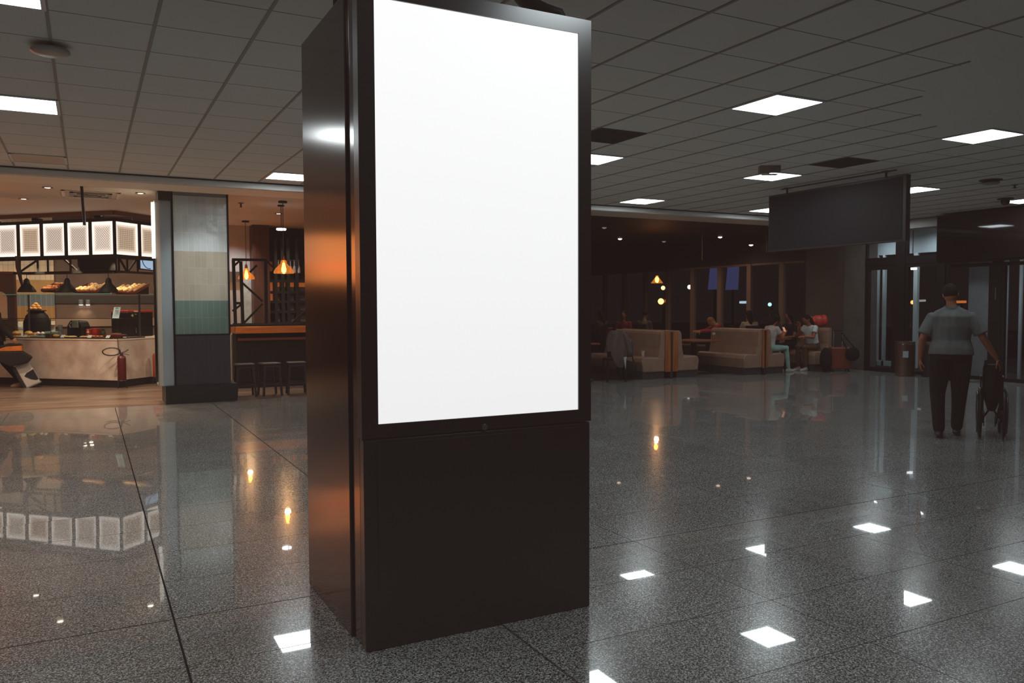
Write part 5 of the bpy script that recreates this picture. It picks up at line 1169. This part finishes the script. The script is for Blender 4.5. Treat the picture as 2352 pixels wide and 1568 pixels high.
# ---- folded wheelchair
wc = thing('wheelchair', 'folded black wheelchair held by the walking person at the right', 'wheelchair', MAN+Matrix.Rotation(HZ, 3, 'Z')@V3((.425, .20, 0)), HZ)
wb = M('wheelchair_black', (.008, .007, .0075, 1), .45, spec=.25); wr = M('wheelchair_rim', (.10, .09, .085, 1), .35, .7)
def torus(b, c, R, r, n=40, m=8, ax=V3((1, 0, 0))):
    a = ax.orthogonal().normalized(); q = ax.cross(a); rings = []
    for i in range(n+1):
        t_ = 2*PI*i/n; d = a*math.cos(t_)+q*math.sin(t_); rings.append(b.ring(V3(c)+d*R, d*r, ax*r, m))
    b.skin(rings, False)
wx = .118
for sd in (-1, 1):
    b = B(); torus(b, (sd*wx, 0, .29), .272, .018); w = b.build('wheel', wb, wc, smooth=True, angle=180)
    b = B(); torus(b, (sd*(wx+.028), 0, .29), .235, .009); b.build('hand_rim', wr, w, smooth=True, angle=180)
    b = B(); b.tube([(sd*wx-.03, 0, .29), (sd*wx+.03, 0, .29)], .025, 12)
    for i in range(14): a = 2*PI*i/14; b.bar((sd*wx, 0, .29), (sd*wx, .262*math.cos(a), .29+.262*math.sin(a)), .004)
    b.build('hub_spokes', wr, w)
    b = B(); torus(b, (sd*.10, .40, .085), .07, .015, 24); b.tube([(sd*.10-.02, .40, .085), (sd*.10+.02, .40, .085)], .02, 10); b.build('caster', wb, wc, smooth=True, angle=180)
    B().tube([(sd*.07, -.12, .88), (sd*.07, -.03, .86), (sd*.085, .0, .80), (sd*.095, .0, .29), (sd*.095, .05, .17), (sd*.10, .38, .17), (sd*.10, .40, .30), (sd*.095, .38, .50), (sd*.09, .0, .50)], .012, 8).build('side_frame', wb, wc, smooth=True)
    B().tube([(sd*.07, -.13, .88), (sd*.07, -.03, .863)], .02, 10).build('push_handle', wb, wc, smooth=True)
    B().box(sd*.11-.012, sd*.11+.012, .02, .30, .66, .70).box(sd*.11-.006, sd*.11+.006, .04, .28, .5, .66).build('armrest', wb, wc, bevel=.004)
    B().prism([(0, 0), (.06, .02), (.05, .2), (-.01, .18)], (sd*.06-.005, .50, .06), (0, 1, 0), (0, 0, 1), (.01, 0, 0)).tube([(sd*.09, .40, .30), (sd*.07, .5, .1)], .010, 8).build('footrest', wb, wc)
B().bar((-.09, .1, .2), (.09, .1, .48), .02).bar((.09, .14, .2), (-.09, .14, .48), .02).build('cross_brace', wb, wc)
cf = B(); cf.skin([[V3((x, y, z)) for x, y in ((-.085, .0), (-.03, .10), (0, .13), (.03, .10), (.085, 0), (.03, -.05), (0, -.06), (-.03, -.05))] for z in (.44, .84)]); cf.build('sling', M('sling_black', (.011, .010, .011, 1), .7, spec=.15), wc, smooth=True, angle=60)
cf = B(); cf.skin([[V3((x*k, y, z)) for x, y in ((-.075, .04), (0, .0), (.075, .04), (.04, .34), (0, .38), (-.04, .34))] for z, k in ((.30, .5), (.42, 1), (.52, 1))]); cf.build('seat_sling', MATS['sling_black'], wc, smooth=True, angle=60)
# ---- group at the table
white_t = cl('tee_white', (206, 208, 206)); teal = cl('trousers_teal', (158, 190, 184)); brown = cl('trousers_brown', (92, 60, 44)); dkc_ = cl('cloth_dark', (30, 24, 24)); wsh = cl('shoe_white', (196, 196, 192))
g = figure('person', 'seated person in pale teal trousers and white shoes holding a phone', (13.66, 13.52, 0), -PI/2, sitting(.455, neck=(0, .10, 1.06), head=(0, .20, 1.20), shL=(-.15, .10, 1.0), shR=(.15, .10, 1.0), elL=(-.18, .22, .80), elR=(.19, .22, .79), wrL=(-.07, .42, .88), wrR=(.08, .42, .88), anR=(.12, .50, .085), toR=(.14, .63, .04), knR=(.10, .45, .55), hdL=(.3, .8, .3), hdR=(-.3, .8, .3), pnL=(.6, -.2, .6), pnR=(-.6, -.2, .6)), (cl('top_cream', (196, 180, 172)), teal, wsh), skin=(166, 84, 50), s=.92, hair='big', look=(0, .85, -.5), vox=.009, curl=.55)
ph = thing('phone', 'small bright edged phone in the hands of the person in teal trousers', 'phone', (14.17, 13.52, .93), -PI/2)
B().box(-.035, .035, -.004, .004, -.02, .11, Matrix.Rotation(.5, 4, 'X')).build('case', M('phone_red', rgb(190, 70, 40), .4), ph, bevel=.003)
B().box(-.031, .031, -.0055, -.004, -.015, .105, Matrix.Rotation(.5, 4, 'X')).build('display', M('phone_glow', (.3, .2, .15, 1), .3, es=.5, ecol=(1, .5, .3, 1)), ph)
figure('person', 'seated person in a white t-shirt and brown trousers leaning on the table', (15.06, 13.5, 0), PI/2, sitting(.455, neck=(0, .13, 1.05), head=(0, .24, 1.19), shL=(-.16, .11, 1.0), shR=(.16, .11, 1.0), elL=(-.21, .24, .78), elR=(.20, .26, .80), wrL=(-.13, .46, .80), wrR=(.06, .38, 1.02), hdR=(0, .3, .9), pnR=(-.3, .9, 0), hdL=(0, 1, .05), pnL=(.2, 0, -1), anL=(-.09, .34, .085), anR=(.10, .36, .085), toL=(-.09, .47, .04), toR=(.10, .49, .04), knL=(-.1, .40, .55), knR=(.1, .40, .55)), (white_t, brown, wsh), skin=(150, 78, 48), hair='long', look=(0, .9, -.35), s=.95, vox=.009)
figure('person', 'dark haired person in dark clothes seated beyond the table beside the one in white', (15.04, 14.16, 0), PI/2, sitting(.455), (dkc_, dkc_, dkshoe), skin=(120, 66, 44), hair='big', s=.95, vox=.011)
# ---- diners further back, each on a chair
ch0 = bpy.data.objects['dining_chair']
def diner(lab, p, rz, cloth, sk, chairlab, **k):
    dup(ch0, V3(p), rz, label=chairlab)
    return figure('person', lab, V3(p), rz, sitting(.475, **k.pop('J', {})), cloth, skin=sk, vox=.012, **k)
def spot(x, y, Y): q = py(x, y, Y); return (q.x, q.y, 0)
diner('person in a beige striped shirt seen from behind, seated beyond the middle bench', spot(1723, 740, 15.7), -.4, (M('shirt_stripe', rgb(150, 118, 96), .8, c2=rgb(176, 150, 126), scale=26, detail=0, stretch=(.05, .05, 1)), dkc_, dkshoe), (120, 70, 48), 'black chair under the person in the beige striped shirt', hair='long', girth=1.1)
diner('person in a red sleeved top bending forward at a table beyond the benches', spot(1664, 735, 16.2), 1.2, (cl('top_red', (150, 46, 44)), dkc_, dkshoe), (196, 140, 84), 'black chair under the person in the red sleeved top', hair=None, hairc=(150, 110, 60), sleeve=2, J=dict(neck=(0, .22, 1.02), head=(0, .36, 1.10), shL=(-.17, .2, .98), shR=(.17, .2, .98), elL=(-.2, .42, .86), elR=(.2, .42, .86), wrL=(-.16, .68, .84), wrR=(.16, .68, .84)))
diner('person in a dull brown top seated beyond the right end of the middle bench', spot(1786, 740, 15.05), .5, (cl('top_brown', (86, 56, 46)), dkc_, dkshoe), (110, 64, 46), 'black chair under the person in the dull brown top', hair='big')
diner('person in a dark brown jacket seated far behind, close to the kiosk edge', spot(1384, 738, 19.0), .3, (cl('jacket_brown', (66, 46, 38)), dkc_, dkshoe), (110, 70, 54), 'black chair under the person in the dark brown jacket', hair='long', sleeve=2)
diner('person in a dark red top seated far behind, right of the one in brown', spot(1432, 738, 18.0), 2.4, (cl('top_darkred', (112, 34, 28)), dkc_, dkshoe), (130, 76, 50), 'black chair under the person in the dark red top', hair=None, sleeve=2)
diner('person in a grey top seated far behind, above the bench nearest the kiosk', spot(1478, 742, 18.6), -1.2, (cl('top_grey', (74, 68, 64)), dkc_, dkshoe), (120, 80, 60), 'black chair under the person in the grey top', hair='bun', sleeve=2)
# ---- person half hidden behind the kiosk edge
figure('person', 'person in white shorts sitting at the right edge of the kiosk, one knee showing', (8.30, 13.75, 0), -PI/2, sitting(.455, knR=(.12, .50, .58), knL=(-.1, .46, .56), anR=(.12, .52, .085), toR=(.12, .64, .04)), (dkc_, cl('shorts_white', (206, 196, 186)), dkshoe), skin=(176, 100, 64), shorts=True, vox=.010)
# ---- traveller at the left edge
TR = V3((-1.53, 18.12, 0))
figure('person', 'person in black clothes cut by the left edge, pulling a silver suitcase', TR, PI/2, standing(neck=(0, .06, 1.44), head=(0, .12, 1.59), elL=(-.23, -.10, 1.16), wrL=(-.20, -.26, .96), hdL=(0, -.6, -.7), pnL=(.6, .2, -.4), knL=(-.1, .14, .50), anL=(-.1, .10, .085), toL=(-.1, .24, .04), knR=(.1, -.10, .48), anR=(.1, -.36, .10), toR=(.1, -.23, .045)), (M('coat_black', (.010, .008, .009, 1), .85, spec=.15), M('trousers_black'), M('shoe_pale', rgb(150, 147, 144), .5)), skin=(140, 90, 66), sleeve=2, vox=.010, girth=1.1)
SU = V3((-.93, 18.10, 0)); silver = M('case_silver', rgb(196, 194, 190), .35, c2=rgb(180, 178, 174), scale=3)
t = thing('suitcase', 'tilted silver suitcase with a black pocket being pulled at the left edge', 'suitcase', SU); t.rotation_euler = (0, -.42, 0)
B().box(-.125, .125, -.10, .10, .045, .50).build('shell', silver, t, bevel=.02, seg=3)
B().box(-.185, -.127, -.105, .105, .03, .50).build('side_band', M('case_black', (.013, .012, .013, 1), .45), t, bevel=.012)
B().prism([(-.06, .27), (.0, .31), (.128, .33), (.128, .12), (.08, .125), (.02, .17)], (0, -.108, 0), (1, 0, 0), (0, 0, 1), (0, .01, 0)).build('pocket', MATS['case_black'], t)
B().box(-.13, .14, -.11, .10, .035, .062).build('base_rail', M('case_grey', rgb(120, 120, 118), .4), t, bevel=.008)
for x in (-.15, .12):
    for y in (-.07, .07): B().tube([(x-.001, y-.014, .03), (x-.001, y+.014, .03)], .032, 14).build('wheel', black, t)
for y in (-.05, .05): B().tube([(-.16, y, .48), (-.16, y, .98)], .010, 8).build('handle_tube', MATS['case_black'], t)
B().tube([(-.16, -.06, .98), (-.16, .06, .98)], .015, 8).build('grip', MATS['case_black'], t)
def at(x, y): q = py(x, y, 18.0); return (q.x, q.z)
t = thing('travel_bag', 'black travel bag with an orange band riding on the tilted silver suitcase', 'bag', (SU.x-.25, 17.93, .62))
pts = [at(*q) for q in ((-30, 812), (0, 806), (52, 806), (75, 820), (66, 832), (24, 842), (-6, 828))]
B().prism(pts, (0, 17.86, 0), (1, 0, 0), (0, 0, 1), (0, .30, 0)).build('bag', M('bag_black', (.014, .012, .012, 1), .7, spec=.2), t, w=True, bevel=.03, seg=3)
B().prism([at(*q) for q in ((-26, 810), (0, 800), (16, 795), (51, 793), (52, 805), (0, 806))], (0, 17.87, 0), (1, 0, 0), (0, 0, 1), (0, .28, 0)).build('orange_band', cl('band_orange', (206, 118, 50)), t, w=True, bevel=.01)
B().prism([at(*q) for q in ((-20, 802), (6, 792), (20, 788), (46, 789), (52, 793), (16, 795), (0, 800))], (0, 17.87, 0), (1, 0, 0), (0, 0, 1), (0, .28, 0)).build('top_flap', MATS['bag_black'], t, w=True, bevel=.01)
